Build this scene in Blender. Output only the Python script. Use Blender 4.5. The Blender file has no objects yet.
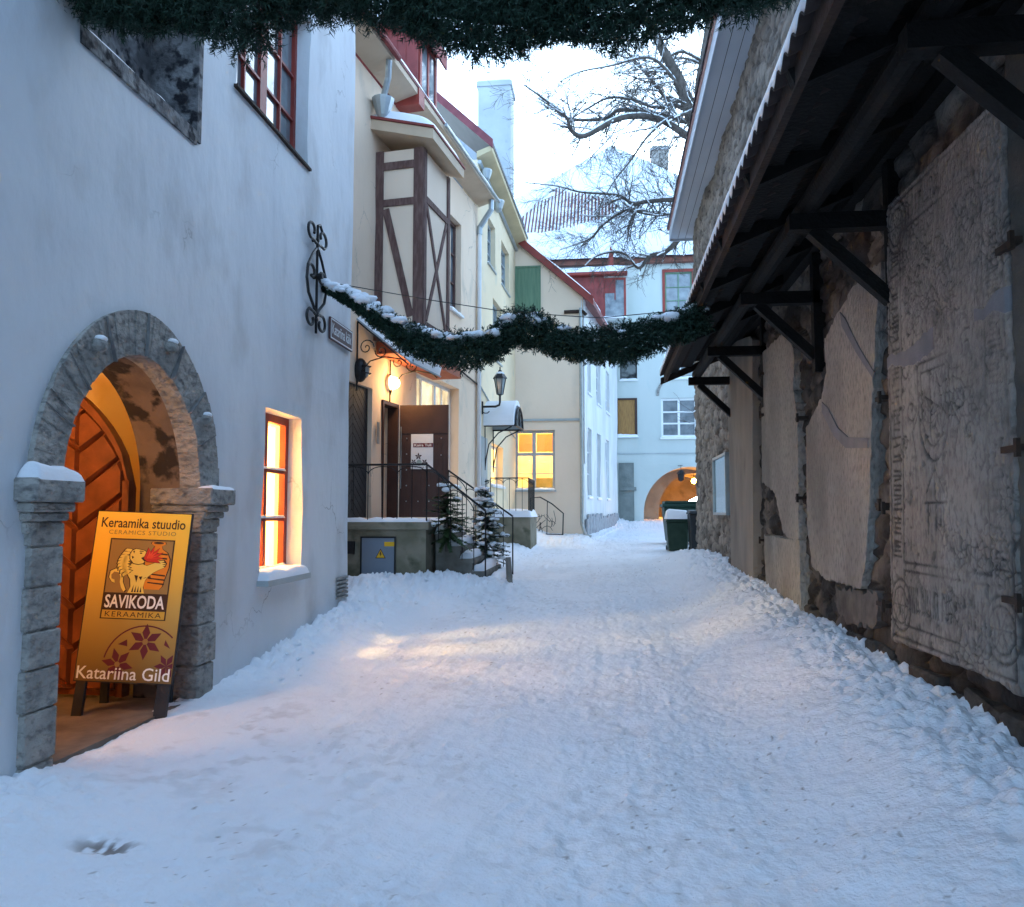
import bpy, bmesh, math, random
import numpy as np
from mathutils import Vector, Matrix, Euler
from mathutils.geometry import delaunay_2d_cdt

random.seed(7)
RNG = np.random.default_rng(11)
scene = bpy.context.scene
COL = scene.collection
PI = math.pi

# ------------------------------------------------------------------ camera
cam_d = bpy.data.cameras.new("camera"); cam = bpy.data.objects.new("camera", cam_d); COL.objects.link(cam)
cam.location = (0, 0, 1.6)
cam.rotation_euler = (math.radians(90 + 4.18), 0, math.radians(6.69))
cam_d.lens = 28.125; cam_d.sensor_width = 36; cam_d.clip_end = 2000; cam_d.clip_start = 0.05
scene.camera = cam
CAMR = Euler(cam.rotation_euler).to_matrix()
CAMP = Vector((0, 0, 1.6))
def ray(px, py):
    return (CAMR @ Vector(((px - 512) / 800, -(py - 453.5) / 800, -1))).normalized()
def onY(px, py, Y):
    d = ray(px, py); return CAMP + d * (Y / d.y)
def onX(px, py, X):
    d = ray(px, py); return CAMP + d * (X / d.x)

# ------------------------------------------------------------------ noise (numpy)
def _h(ix, iy, seed):
    v = np.sin(ix * 127.1 + iy * 311.7 + seed * 74.7) * 43758.5453
    return v - np.floor(v)
def vnoise(x, y, seed=0):
    x = np.asarray(x, float); y = np.asarray(y, float)
    ix = np.floor(x); iy = np.floor(y); fx = x - ix; fy = y - iy
    fx = fx * fx * (3 - 2 * fx); fy = fy * fy * (3 - 2 * fy)
    a = _h(ix, iy, seed); b = _h(ix + 1, iy, seed); c = _h(ix, iy + 1, seed); d = _h(ix + 1, iy + 1, seed)
    return (a + (b - a) * fx) * (1 - fy) + (c + (d - c) * fx) * fy
def fbm(x, y, octv=4, seed=0, gain=.5):
    s = 0; a = 1; t = 0
    for i in range(octv):
        s = s + a * (vnoise(np.asarray(x) * 2 ** i, np.asarray(y) * 2 ** i, seed + i * 7) - .5); t += a; a *= gain
    return s / t * 2
def worley(x, y, seed=0):
    ix = np.floor(x); iy = np.floor(y)
    f1 = np.full(x.shape, 9.0); f2 = np.full(x.shape, 9.0); idd = np.zeros(x.shape)
    for dx in (-1, 0, 1):
        for dy in (-1, 0, 1):
            cx = ix + dx; cy = iy + dy
            d = np.hypot(cx + _h(cx, cy, seed) - x, cy + _h(cx, cy, seed + 3) - y)
            hid = _h(cx, cy, seed + 9)
            nearer = d < f1
            f2 = np.where(nearer, f1, np.minimum(f2, d)); idd = np.where(nearer, hid, idd); f1 = np.where(nearer, d, f1)
    return f1, f2, idd
def sstep(a, b, x):
    t = np.clip((np.asarray(x, float) - a) / (b - a), 0, 1); return t * t * (3 - 2 * t)

# ------------------------------------------------------------------ materials
MATS = {}
def mat(name, col, col2=None, scale=3.0, mix=(.35, .65), rough=.8, bump=0.0, bscale=60, stretch=(1, 1, 1), spec=.3, metal=0,
        col3=None, scale3=20, mix3=(.5, .75), attr=None, attrcol=None, bdist=.02):
    if name in MATS: return MATS[name]
    m = bpy.data.materials.new(name); m.use_nodes = True
    nt = m.node_tree; N = nt.nodes; L = nt.links; N.clear()
    out = N.new("ShaderNodeOutputMaterial"); b = N.new("ShaderNodeBsdfPrincipled"); L.new(b.outputs[0], out.inputs[0])
    b.inputs["Roughness"].default_value = rough; b.inputs["Metallic"].default_value = metal
    b.inputs["Specular IOR Level"].default_value = spec
    tc = N.new("ShaderNodeTexCoord"); mp = N.new("ShaderNodeMapping"); L.new(tc.outputs["Object"], mp.inputs[0]); mp.inputs["Scale"].default_value = stretch
    def noise(s, det=6, src=None):
        n = N.new("ShaderNodeTexNoise"); n.inputs["Scale"].default_value = s; n.inputs["Detail"].default_value = det
        L.new((src or mp).outputs[0], n.inputs["Vector"]); return n
    def mixc(fac, a, c):
        x = N.new("ShaderNodeMix"); x.data_type = 'RGBA'; L.new(fac, x.inputs[0])
        if isinstance(a, tuple): x.inputs[6].default_value = (*a, 1)
        else: L.new(a, x.inputs[6])
        if isinstance(c, tuple): x.inputs[7].default_value = (*c, 1)
        else: L.new(c, x.inputs[7])
        return x.outputs[2]
    def rng(fac, lo, hi):
        r = N.new("ShaderNodeMapRange"); r.inputs[1].default_value = lo; r.inputs[2].default_value = hi; L.new(fac, r.inputs[0]); return r.outputs[0]
    c = tuple(col)
    if col2: c = mixc(rng(noise(scale).outputs[0], *mix), c, tuple(col2))
    if col3: c = mixc(rng(noise(scale3, 8).outputs[0], *mix3), c, tuple(col3))
    if attr:
        a = N.new("ShaderNodeAttribute"); a.attribute_name = attr
        c = mixc(a.outputs["Fac"], c, tuple(attrcol))
    if isinstance(c, tuple): b.inputs["Base Color"].default_value = (*c, 1)
    else: L.new(c, b.inputs["Base Color"])
    if bump:
        bn = N.new("ShaderNodeBump"); bn.inputs["Strength"].default_value = bump; bn.inputs["Distance"].default_value = bdist
        L.new(noise(bscale, 8).outputs[0], bn.inputs["Height"]); L.new(bn.outputs[0], b.inputs["Normal"])
    MATS[name] = m; return m
def glass(name="window_glass", tint=(1, 1, 1)):
    if name in MATS: return MATS[name]
    m = bpy.data.materials.new(name); m.use_nodes = True; nt = m.node_tree; N = nt.nodes; L = nt.links; N.clear()
    o = N.new("ShaderNodeOutputMaterial"); mx = N.new("ShaderNodeMixShader"); t = N.new("ShaderNodeBsdfTransparent"); g = N.new("ShaderNodeBsdfGlossy")
    f = N.new("ShaderNodeFresnel"); f.inputs[0].default_value = 1.5; g.inputs["Roughness"].default_value = .02; t.inputs[0].default_value = (*tint, 1)
    L.new(f.outputs[0], mx.inputs[0]); L.new(t.outputs[0], mx.inputs[1]); L.new(g.outputs[0], mx.inputs[2]); L.new(mx.outputs[0], o.inputs[0])
    MATS[name] = m; return m
def emit(name, col, s):
    if name in MATS: return MATS[name]
    m = bpy.data.materials.new(name); m.use_nodes = True; N = m.node_tree.nodes; N.clear()
    o = N.new("ShaderNodeOutputMaterial"); e = N.new("ShaderNodeEmission"); e.inputs[0].default_value = (*col, 1); e.inputs[1].default_value = s
    m.node_tree.links.new(e.outputs[0], o.inputs[0]); MATS[name] = m; return m
def cloth(name, col):
    if name in MATS: return MATS[name]
    m = bpy.data.materials.new(name); m.use_nodes = True; N = m.node_tree.nodes; L = m.node_tree.links; N.clear()
    o = N.new("ShaderNodeOutputMaterial"); mx = N.new("ShaderNodeMixShader"); d = N.new("ShaderNodeBsdfDiffuse"); t = N.new("ShaderNodeBsdfTranslucent")
    d.inputs[0].default_value = (*col, 1); t.inputs[0].default_value = (*col, 1); mx.inputs[0].default_value = .5
    L.new(d.outputs[0], mx.inputs[1]); L.new(t.outputs[0], mx.inputs[2]); L.new(mx.outputs[0], o.inputs[0]); MATS[name] = m; return m

SNOW = mat("snow", (.86, .88, .92), (.80, .83, .88), 1.5, rough=.55, bump=.35, bscale=45, bdist=.02, spec=.25)
PLASTER = mat("blue_grey_plaster", (.72, .75, .78), (.58, .61, .65), .8, (.3, .72), .9, .6, 7, col3=(.50, .51, .52), scale3=1.6, mix3=(.53, .76), bdist=.02, stretch=(1, 1, .55))
def cracks(m, col, scale, width, lo):
    nt = m.node_tree; N = nt.nodes; L = nt.links; b = next(n for n in N if n.type == 'BSDF_PRINCIPLED'); src = b.inputs["Base Color"].links[0].from_socket
    tc = N.new("ShaderNodeTexCoord"); nz = N.new("ShaderNodeTexNoise"); nz.inputs["Scale"].default_value = 2.2; nz.inputs["Detail"].default_value = 6; L.new(tc.outputs["Object"], nz.inputs["Vector"])
    ad = N.new("ShaderNodeMix"); ad.data_type = 'RGBA'; ad.blend_type = 'LINEAR_LIGHT'; ad.inputs[0].default_value = .35; L.new(tc.outputs["Object"], ad.inputs[6]); L.new(nz.outputs["Color"], ad.inputs[7])
    vo = N.new("ShaderNodeTexVoronoi"); vo.feature = 'DISTANCE_TO_EDGE'; vo.inputs["Scale"].default_value = scale; L.new(ad.outputs[2], vo.inputs["Vector"])
    r1 = N.new("ShaderNodeMapRange"); r1.inputs[1].default_value = width; r1.inputs[2].default_value = 0; L.new(vo.outputs["Distance"], r1.inputs[0])
    n2 = N.new("ShaderNodeTexNoise"); n2.inputs["Scale"].default_value = .9; L.new(tc.outputs["Object"], n2.inputs["Vector"])
    r2 = N.new("ShaderNodeMapRange"); r2.inputs[1].default_value = lo; r2.inputs[2].default_value = lo + .12; L.new(n2.outputs[0], r2.inputs[0])
    mu = N.new("ShaderNodeMath"); mu.operation = 'MULTIPLY'; L.new(r1.outputs[0], mu.inputs[0]); L.new(r2.outputs[0], mu.inputs[1])
    mx = N.new("ShaderNodeMix"); mx.data_type = 'RGBA'; L.new(mu.outputs[0], mx.inputs[0]); L.new(src, mx.inputs[6]); mx.inputs[7].default_value = (*col, 1); L.new(mx.outputs[2], b.inputs["Base Color"])
cracks(PLASTER, (.26, .27, .28), 1.1, .010, .60)
CREAM = mat("cream_plaster", (.84, .66, .50), (.76, .58, .43), .7, rough=.9, bump=.2, bscale=14, col3=(.55, .47, .37), scale3=1.6, mix3=(.56, .8), stretch=(1, 1, .5))
YELLOW = mat("yellow_plaster", (.84, .69, .48), (.77, .62, .42), .7, rough=.9, bump=.2, bscale=14, col3=(.6, .55, .42), scale3=1.6, mix3=(.58, .8))
cracks(CREAM, (.42, .34, .27), .9, .010, .5)
CREAM2 = mat("ivory_plaster", (.82, .67, .53), (.75, .60, .47), .5, rough=.9, bump=.2, bscale=12, col3=(.5, .46, .4), scale3=.8, mix3=(.6, .85), stretch=(1, 1, .6))
WHITEW = mat("white_limewash", (.74, .75, .74), (.62, .63, .64), 1.2, rough=.9, bump=.3, bscale=10, col3=(.42, .42, .42), scale3=3, mix3=(.6, .85), stretch=(1, 1, .3))
PALE = mat("pale_turquoise_plaster", (.53, .57, .55), (.47, .52, .50), .6, rough=.9, bump=.15, bscale=10, col3=(.34, .47, .48), scale3=1.4, mix3=(.6, .85), stretch=(1, 1, .4))
LIME = mat("grey_limestone", (.40, .385, .355), (.26, .255, .24), 3.5, rough=.9, bump=1.0, bscale=16, col3=(.12, .12, .12), scale3=14, mix3=(.50, .76), bdist=.06, stretch=(1, 1, 1.6))
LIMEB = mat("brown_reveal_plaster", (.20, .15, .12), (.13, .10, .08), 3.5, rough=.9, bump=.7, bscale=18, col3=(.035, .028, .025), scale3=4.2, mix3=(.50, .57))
TOMB = mat("tombstone_limestone", (.37, .35, .31), (.21, .20, .18), 1.3, rough=.88, bump=1.0, bscale=34, col3=(.14, .135, .13), scale3=30, mix3=(.48, .78), stretch=(1, 1, .45), attr="grime_and_shade", attrcol=(.055, .053, .05), bdist=.03)
TOMBB = mat("brown_tombstone_limestone", (.30, .255, .21), (.20, .175, .15), 1.8, rough=.88, bump=.6, bscale=45, col3=(.16, .14, .12), scale3=3, mix3=(.55, .75), stretch=(1, 1, .35), attr="grime_and_shade", attrcol=(.06, .055, .05))
MORTAR = mat("grey_mortar", (.21, .215, .23), (.17, .175, .19), 6, rough=.9, bump=.3, bscale=40)
RUBBLE = mat("limestone_rubble", (.36, .315, .265), (.22, .195, .17), 3.2, rough=.92, bump=.7, bscale=20, col3=(.09, .08, .075), scale3=6, mix3=(.52, .72), attr="joints_and_shade", attrcol=(.022, .020, .019), bdist=.03)
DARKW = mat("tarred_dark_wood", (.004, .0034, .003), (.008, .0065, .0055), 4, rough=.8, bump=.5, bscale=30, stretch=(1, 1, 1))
FASCIA = mat("weathered_brown_board", (.05, .032, .025), (.03, .02, .016), 5, rough=.85, bump=.4, bscale=35)
CORR = mat("brown_corrugated_sheet", (.045, .03, .027), (.03, .022, .02), 6, rough=.85, bump=.2, bscale=40)
TIMBER = mat("faded_brown_timber", (.115, .062, .055), (.19, .12, .105), 7, (.4, .7), rough=.85, bump=.5, bscale=40, stretch=(3, 3, .6))
RED = mat("red_paint", (.30, .05, .038), (.22, .038, .03), 4, rough=.5, bump=.1, bscale=30)
REDB = mat("red_weatherboard", (.26, .055, .05), (.18, .04, .038), 3, rough=.7, bump=.2, bscale=30)
TAN = mat("tan_soffit_board", (.60, .47, .34), (.52, .40, .29), 2, rough=.8, bump=.1, bscale=20)
OCHRE = mat("ochre_soffit_board", (.62, .50, .30), (.54, .43, .26), 2, rough=.8, bump=.1, bscale=20)
WHITEP = mat("white_paint", (.78, .79, .80), (.70, .72, .74), 3, rough=.5)
GREYP = mat("grey_window_paint", (.40, .44, .45), (.34, .38, .39), 4, rough=.5)
GREYS = mat("pale_grey_soffit", (.50, .54, .60), (.46, .50, .56), 1.2, rough=.6)
GREEN = mat("green_paint", (.15, .25, .16), (.11, .20, .13), 3, rough=.6, bump=.15, bscale=30, stretch=(6, 6, .6))
DOORW = mat("varnished_orange_door_wood", (.25, .075, .03), (.15, .045, .02), 5, rough=.42, bump=.25, bscale=30)
BROWND = mat("dark_brown_door_paint", (.065, .033, .027), (.048, .025, .021), 3, rough=.5, bump=.15, bscale=25)
BLACKD = mat("black_brown_old_door", (.020, .019, .022), (.032, .03, .034), 5, rough=.7, bump=.3, bscale=30)
SHUT = mat("ochre_brown_shutter", (.36, .19, .06), (.26, .13, .045), 4, rough=.6, bump=.2, bscale=20, stretch=(5, 5, 1))
IRON = mat("black_iron", (.012, .012, .014), (.02, .02, .022), 20, rough=.45, metal=.4, spec=.5)
IRONB = mat("rusty_dark_iron", (.03, .022, .018), (.05, .03, .02), 20, rough=.7, metal=.3)
GALV = mat("galvanised_metal", (.42, .46, .48), (.34, .38, .40), 6, rough=.4, metal=.7)
SHEET = mat("pale_blue_sheet_metal", (.38, .44, .48), (.3, .36, .4), 3, rough=.5, metal=.3)
PANE = mat("dark_window_pane", (.015, .02, .024), (.03, .038, .043), 1.5, rough=.04, spec=.6)
PANEB = mat("pale_curtained_pane", (.22, .25, .27), (.12, .14, .16), 3, rough=.05, spec=.6)
CONC = mat("mossy_concrete", (.25, .225, .17), (.15, .14, .095), 2.2, (.4, .65), rough=.9, bump=.4, bscale=18, col3=(.09, .095, .06), scale3=3.5, mix3=(.55, .72))
STEP = mat("grey_step_stone", (.22, .21, .19), (.13, .125, .11), 4, rough=.9, bump=.5, bscale=25)
FLOORS = mat("warm_threshold_stone", (.20, .165, .14), (.12, .10, .085), 5, rough=.8, bump=.3, bscale=20)
YROOM = mat("yellow_room_plaster", (.82, .58, .16), (.74, .50, .13), 1.5, rough=.9, bump=.2, bscale=14)
WROOM = mat("warm_white_room_plaster", (.85, .74, .50), (.78, .66, .42), 2, rough=.9)
BIN = mat("dark_green_bin_plastic", (.012, .034, .02), (.02, .045, .028), 8, rough=.5)
BIN2 = mat("dark_grey_bin_plastic", (.02, .024, .028), (.03, .034, .038), 8, rough=.5)
BIN3 = mat("green_container_metal", (.012, .05, .036), (.01, .04, .03), 3, rough=.5)
BARK = mat("dark_tree_bark", (.12, .10, .09), (.07, .058, .05), 6, rough=.9, bump=.6, bscale=20)
BOXM = mat("grey_blue_cabinet", (.20, .24, .30), (.17, .21, .27), 2, rough=.5)
SIGNB = mat("brown_sign_plate", (.12, .065, .065), (.10, .055, .055), 5, rough=.5)
CHIM = mat("white_chimney_plaster", (.46, .49, .52), (.38, .41, .44), 1.3, rough=.9, bump=.3, bscale=12, col3=(.3, .32, .34), scale3=4, mix3=(.6, .8))
TILE = mat("dull_red_roof_tile", (.26, .105, .095), (.18, .08, .08), 3, rough=.8)
NEEDLE = mat("dark_fir_needles", (.009, .028, .019), (.018, .048, .030), 18, rough=.6, spec=.3)
NEEDLE2 = mat("green_fir_needles", (.03, .065, .025), (.05, .09, .035), 18, rough=.6)
CURT = cloth("cream_curtain", (.88, .78, .56))
BLIND = cloth("orange_blind", (.88, .62, .30))
LAMPG = emit("lamp_glow", (1.0, .58, .16), 14)
GLOBE = emit("globe_glow", (1.0, .62, .2), 6)
HOTBULB = emit("sodium_bulb_glow", (1.0, .45, .07), 30)

# ------------------------------------------------------------------ objects
def link(o): COL.objects.link(o); return o
def setp(o, label=None, cat=None, group=None, kind=None):
    if label: o["label"] = label
    if cat: o["category"] = cat
    if group: o["group"] = group
    if kind: o["kind"] = kind
    return o
ROOTLOC = {}
def thing(name, label, cat, loc, group=None):
    o = link(bpy.data.objects.new(name, None)); o.location = loc; o.empty_display_size = .2
    setp(o, label, cat, group); ROOTLOC[o.name] = Vector(loc); return o
def rootloc(o):
    while o.parent: o = o.parent
    return ROOTLOC.get(o.name, Vector((0, 0, 0)))
def copy_tree(o, parent=None):
    c = o.copy(); COL.objects.link(c)
    if parent: c.parent = parent
    else: ROOTLOC[c.name] = ROOTLOC.get(o.name, Vector((0, 0, 0))).copy()
    for ch in list(o.children): copy_tree(ch, c)
    return c

class Frame:
    def __init__(s, x, y, dx, dy):
        s.o = Vector((x, y, 0)); s.d = Vector((dx, dy, 0)).normalized(); s.n = Vector((s.d.y, -s.d.x, 0))
    def p(s, u, v, w=0): return s.o + s.d * u + Vector((0, 0, v)) + s.n * w
    def uv(s, px, py, w=0):
        r = ray(px, py); t = ((s.o + s.n * w) - CAMP).dot(s.n) / r.dot(s.n); q = CAMP + r * t
        return (q - s.o).dot(s.d), q.z
    def rect(s, x0, y0, x1, y1, w=0):
        a = s.uv(x0, (y0 + y1) / 2, w)[0]; b = s.uv(x1, (y0 + y1) / 2, w)[0]
        xm = (x0 + x1) / 2
        return min(a, b), max(a, b), s.uv(xm, y1, w)[1], s.uv(xm, y0, w)[1]

class MB:
    def __init__(s): s.v = []; s.f = []; s.attrs = {}
    def add(s, vs, fs):
        k = len(s.v); s.v.extend([tuple(v) for v in vs]); s.f.extend([tuple(i + k for i in f) for f in fs]); return s
    def hexa(s, c):
        return s.add(c, [(0, 3, 2, 1), (4, 5, 6, 7), (0, 1, 5, 4), (1, 2, 6, 5), (2, 3, 7, 6), (3, 0, 4, 7)])
    def box(s, F, u0, u1, v0, v1, w0, w1):
        return s.hexa([F.p(u0, v0, w0), F.p(u1, v0, w0), F.p(u1, v0, w1), F.p(u0, v0, w1), F.p(u0, v1, w0), F.p(u1, v1, w0), F.p(u1, v1, w1), F.p(u0, v1, w1)])
    def abox(s, x0, x1, y0, y1, z0, z1):
        return s.hexa([(x0, y0, z0), (x1, y0, z0), (x1, y1, z0), (x0, y1, z0), (x0, y0, z1), (x1, y0, z1), (x1, y1, z1), (x0, y1, z1)])
    def beam(s, a, b, w, h, up=(0, 0, 1)):
        a = Vector(a); b = Vector(b); d = (b - a).normalized(); x = d.cross(Vector(up))
        if x.length < 1e-4: x = d.cross(Vector((1, 0, 0)))
        x.normalize(); y = x.cross(d); x = x * w / 2; y = y * h / 2
        return s.hexa([a - x - y, a + x - y, a + x + y, a - x + y, b - x - y, b + x - y, b + x + y, b - x + y])
    def prism(s, pts, A):
        A = Vector(A); n = len(pts); P = [Vector(p) for p in pts]
        vs = P + [p + A for p in P]
        fs = [tuple(range(n))[::-1], tuple(range(n, 2 * n))] + [(i, (i + 1) % n, (i + 1) % n + n, i + n) for i in range(n)]
        return s.add(vs, fs)
    def poly(s, F, pts, w0, w1): return s.prism([F.p(u, v, w0) for u, v in pts], F.n * (w1 - w0))
    def tube(s, pts, r, n=6, cap=True):
        P = [Vector(p) for p in pts]; rs = r if isinstance(r, (list, tuple)) else [r] * len(P)
        k = len(s.v); prev = None
        for i, p in enumerate(P):
            d = (P[min(i + 1, len(P) - 1)] - P[max(i - 1, 0)])
            if d.length < 1e-9: d = Vector((0, 0, 1))
            d.normalize()
            if prev is None: x = d.orthogonal().normalized()
            else:
                x = prev - d * prev.dot(d); x = x.normalized() if x.length > 1e-6 else d.orthogonal().normalized()
            prev = x; y = d.cross(x)
            for j in range(n):
                a = 2 * PI * j / n; s.v.append(tuple(p + (x * math.cos(a) + y * math.sin(a)) * rs[i]))
        for i in range(len(P) - 1):
            for j in range(n):
                a = k + i * n + j; b = k + i * n + (j + 1) % n; s.f.append((a, b, b + n, a + n))
        if cap:
            s.f.append(tuple(range(k, k + n))[::-1]); e = k + (len(P) - 1) * n; s.f.append(tuple(range(e, e + n)))
        return s
    def ball(s, c, r, nu=12, nv=8, sc=(1, 1, 1)):
        c = Vector(c); k = len(s.v)
        for i in range(nv + 1):
            t = PI * i / nv
            for j in range(nu):
                a = 2 * PI * j / nu
                s.v.append((c.x + r * sc[0] * math.sin(t) * math.cos(a), c.y + r * sc[1] * math.sin(t) * math.sin(a), c.z + r * sc[2] * math.cos(t)))
        for i in range(nv):
            for j in range(nu):
                a = k + i * nu + j; b = k + i * nu + (j + 1) % nu; s.f.append((a, a + nu, b + nu, b))
        return s
    def lathe(s, c, prof, n=8, rot=0, sq=False):
        c = Vector(c); k = len(s.v)
        for r, z in prof:
            for j in range(n):
                a = rot + 2 * PI * j / n; s.v.append((c.x + r * math.cos(a), c.y + r * math.sin(a), c.z + z))
        for i in range(len(prof) - 1):
            for j in range(n):
                a = k + i * n + j; b = k + i * n + (j + 1) % n; s.f.append((a, b, b + n, a + n))
        s.f.append(tuple(range(k, k + n))[::-1]); e = k + (len(prof) - 1) * n; s.f.append(tuple(range(e, e + n)))
        return s
    def build(s, name, m, parent=None, smooth=False, label=None, cat=None, group=None, kind=None, fix=True, bevel=0):
        me = bpy.data.meshes.new(name); off = rootloc(parent) if parent else Vector((0, 0, 0))
        top = parent is None
        if top and not kind and len(s.v):   # a thing that is one mesh: origin at its own base
            A = np.array(s.v); off = Vector(((A[:, 0].min() + A[:, 0].max()) / 2, (A[:, 1].min() + A[:, 1].max()) / 2, A[:, 2].min()))
        me.from_pydata([(v[0] - off.x, v[1] - off.y, v[2] - off.z) for v in s.v], [], s.f); me.update()
        if fix:
            bm = bmesh.new(); bm.from_mesh(me); bmesh.ops.recalc_face_normals(bm, faces=bm.faces[:])
            if bevel: bmesh.ops.bevel(bm, geom=bm.edges[:], offset=bevel, segments=1, affect='EDGES')
            bm.to_mesh(me); bm.free()
        for an, vals in s.attrs.items():
            a = me.attributes.new(an, 'FLOAT', 'POINT'); a.data.foreach_set("value", np.asarray(vals, np.float32))
        me.materials.append(m)
        if smooth: me.polygons.foreach_set("use_smooth", [True] * len(me.polygons))
        o = link(bpy.data.objects.new(name, me))
        if parent: o.parent = parent
        else: o.location = off; ROOTLOC[o.name] = off
        setp(o, label, cat, group, kind); return o

def grid(P, wrap=False, thick=None):
    """(n,m,3) array -> MB"""
    n, m, _ = P.shape; mb = MB(); mb.v = [tuple(r) for r in P.reshape(-1, 3).tolist()]
    i = np.arange(n - 1)[:, None]; j = np.arange(m - 1)[None, :]; a = (i * m + j)
    mb.f = [tuple(r) for r in np.stack([a, a + m, a + m + 1, a + 1], -1).reshape(-1, 4).tolist()]
    return mb
def nbuild(P, name, m, parent=None, smooth=True, attrs=None, mask=None, **kw):
    n, k, _ = P.shape; off = rootloc(parent) if parent else Vector((0, 0, 0))
    me = bpy.data.meshes.new(name); V = (P.reshape(-1, 3) - np.array(off)).astype(np.float32)
    i = np.arange(n - 1)[:, None]; j = np.arange(k - 1)[None, :]; a = (i * k + j)
    Fq = np.stack([a, a + 1, a + k + 1, a + k], -1).reshape(-1, 4)
    if mask is not None: Fq = Fq[mask.reshape(-1)]
    me.vertices.add(len(V)); me.vertices.foreach_set("co", V.ravel())
    me.loops.add(Fq.size); me.loops.foreach_set("vertex_index", Fq.ravel().astype(np.int32))
    me.polygons.add(len(Fq)); me.polygons.foreach_set("loop_start", np.arange(0, Fq.size, 4, dtype=np.int32))
    me.polygons.foreach_set("use_smooth", np.full(len(Fq), smooth)); me.update(calc_edges=True)
    for an, vals in (attrs or {}).items():
        at = me.attributes.new(an, 'FLOAT', 'POINT'); at.data.foreach_set("value", np.asarray(vals, np.float32).ravel())
    if mask is not None:
        bm = bmesh.new(); bm.from_mesh(me); bmesh.ops.delete(bm, geom=[v for v in bm.verts if not v.link_faces], context='VERTS'); bm.to_mesh(me); bm.free()
    me.materials.append(m); o = link(bpy.data.objects.new(name, me))
    if parent: o.parent = parent
    setp(o, kw.get("label"), kw.get("cat"), kw.get("group"), kw.get("kind")); return o

def cap(o, A, B, N, t, name="snow", parent=None, seed=None, res=.05, m=None, edge=.12, rag=.5, **kw):
    """a pillow of snow lying on the rectangle o + sA + tB, thickness t along N"""
    seed = seed if seed is not None else random.randint(0, 9999)
    o = Vector(o); A = Vector(A); B = Vector(B); N = Vector(N).normalized()
    n = max(5, min(80, int(A.length / res))) + 3; k = max(5, min(80, int(B.length / res))) + 3
    S, T = np.meshgrid(np.linspace(0, 1, n), np.linspace(0, 1, k), indexing='ij')
    eu = min(.45, edge / A.length); ev = min(.45, edge / B.length)
    prof = lambda s, e: np.sqrt(np.clip(1 - (1 - np.clip(np.minimum(s, 1 - s) / e, 0, 1)) ** 2, 0, 1))
    H = prof(S, eu) * prof(T, ev) * t * (1 + rag * fbm(S * A.length / max(t * 3, .12), T * B.length / max(t * 3, .12), 3, seed))
    H[0, :] = H[-1, :] = -.01; H[:, 0] = H[:, -1] = -.01
    A_, B_, N_ = np.array(A), np.array(B), np.array(N)
    P = np.array(o) + S[..., None] * A_ + T[..., None] * B_ + H[..., None] * N_
    ob = nbuild(P, name, m or SNOW, parent, **kw); return ob

def inside(pt, poly):
    x, y = pt; c = False; j = len(poly) - 1
    for i in range(len(poly)):
        xi, yi = poly[i]; xj, yj = poly[j]
        if (yi > y) != (yj > y) and x < (xj - xi) * (y - yi) / (yj - yi) + xi: c = not c
        j = i
    return c
def resample(poly, step):
    out = []
    for i in range(len(poly)):
        a = Vector(poly[i]); b = Vector(poly[(i + 1) % len(poly)]); k = max(1, int((b - a).length / step))
        out += [tuple(a + (b - a) * (q / k)) for q in range(k)]
    return out
def wall(F, outline, holes, thick, m, name, parent, gs=.4, wob=.012, seed=1, front=0.0, **kw):
    """a wall with openings: front face wavy, reveals and back"""
    mb = MB(); loops = [resample(outline, gs)] + [resample(h, gs) for h in holes]
    co = []; ed = []
    for lp in loops:
        k = len(co); co += [Vector((p[0], p[1])) for p in lp]; ed += [(k + i, k + (i + 1) % len(lp)) for i in range(len(lp))]
    nb = len(co)
    us = [p[0] for p in outline]; vs = [p[1] for p in outline]
    u = min(us) + gs * .5
    while u < max(us):
        v = min(vs) + gs * .5
        while v < max(vs):
            q = (u + random.uniform(-.1, .1) * gs, v + random.uniform(-.1, .1) * gs)
            if inside(q, outline) and not any(inside(q, h) for h in holes): co.append(Vector(q))
            v += gs
        u += gs
    r = delaunay_2d_cdt(co, ed, [], 0, 1e-5)
    V2, tri = r[0], r[2]
    def fw(u, v): return front + float(wob * fbm(np.array([u * .8 + 3]), np.array([v * .8 + 5]), 3, seed)[0])
    k = 0
    mb.v = [tuple(F.p(p.x, p.y, fw(p.x, p.y))) for p in V2]
    nb2 = len(mb.v); keep = []
    for t in tri:
        c = (V2[t[0]] + V2[t[1]] + V2[t[2]]) / 3
        if inside(c, outline) and not any(inside(c, h) for h in holes): keep.append(tuple(t))
    mb.f = keep[:]
    mb.v += [tuple(F.p(p.x, p.y, -thick)) for p in V2]; mb.f += [tuple(i + nb2 for i in t[::-1]) for t in keep]
    for lp in loops:
        a = [F.p(p[0], p[1], fw(*p)) for p in lp]; b = [F.p(p[0], p[1], -thick) for p in lp]; n = len(lp)
        mb.add(a + b, [(i, (i + 1) % n, (i + 1) % n + n, i + n) for i in range(n)])
    return mb.build(name, m, parent, fix=False, **kw)

def rectpoly(u0, u1, v0, v1): return [(u0, v0), (u1, v0), (u1, v1), (u0, v1)]

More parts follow.
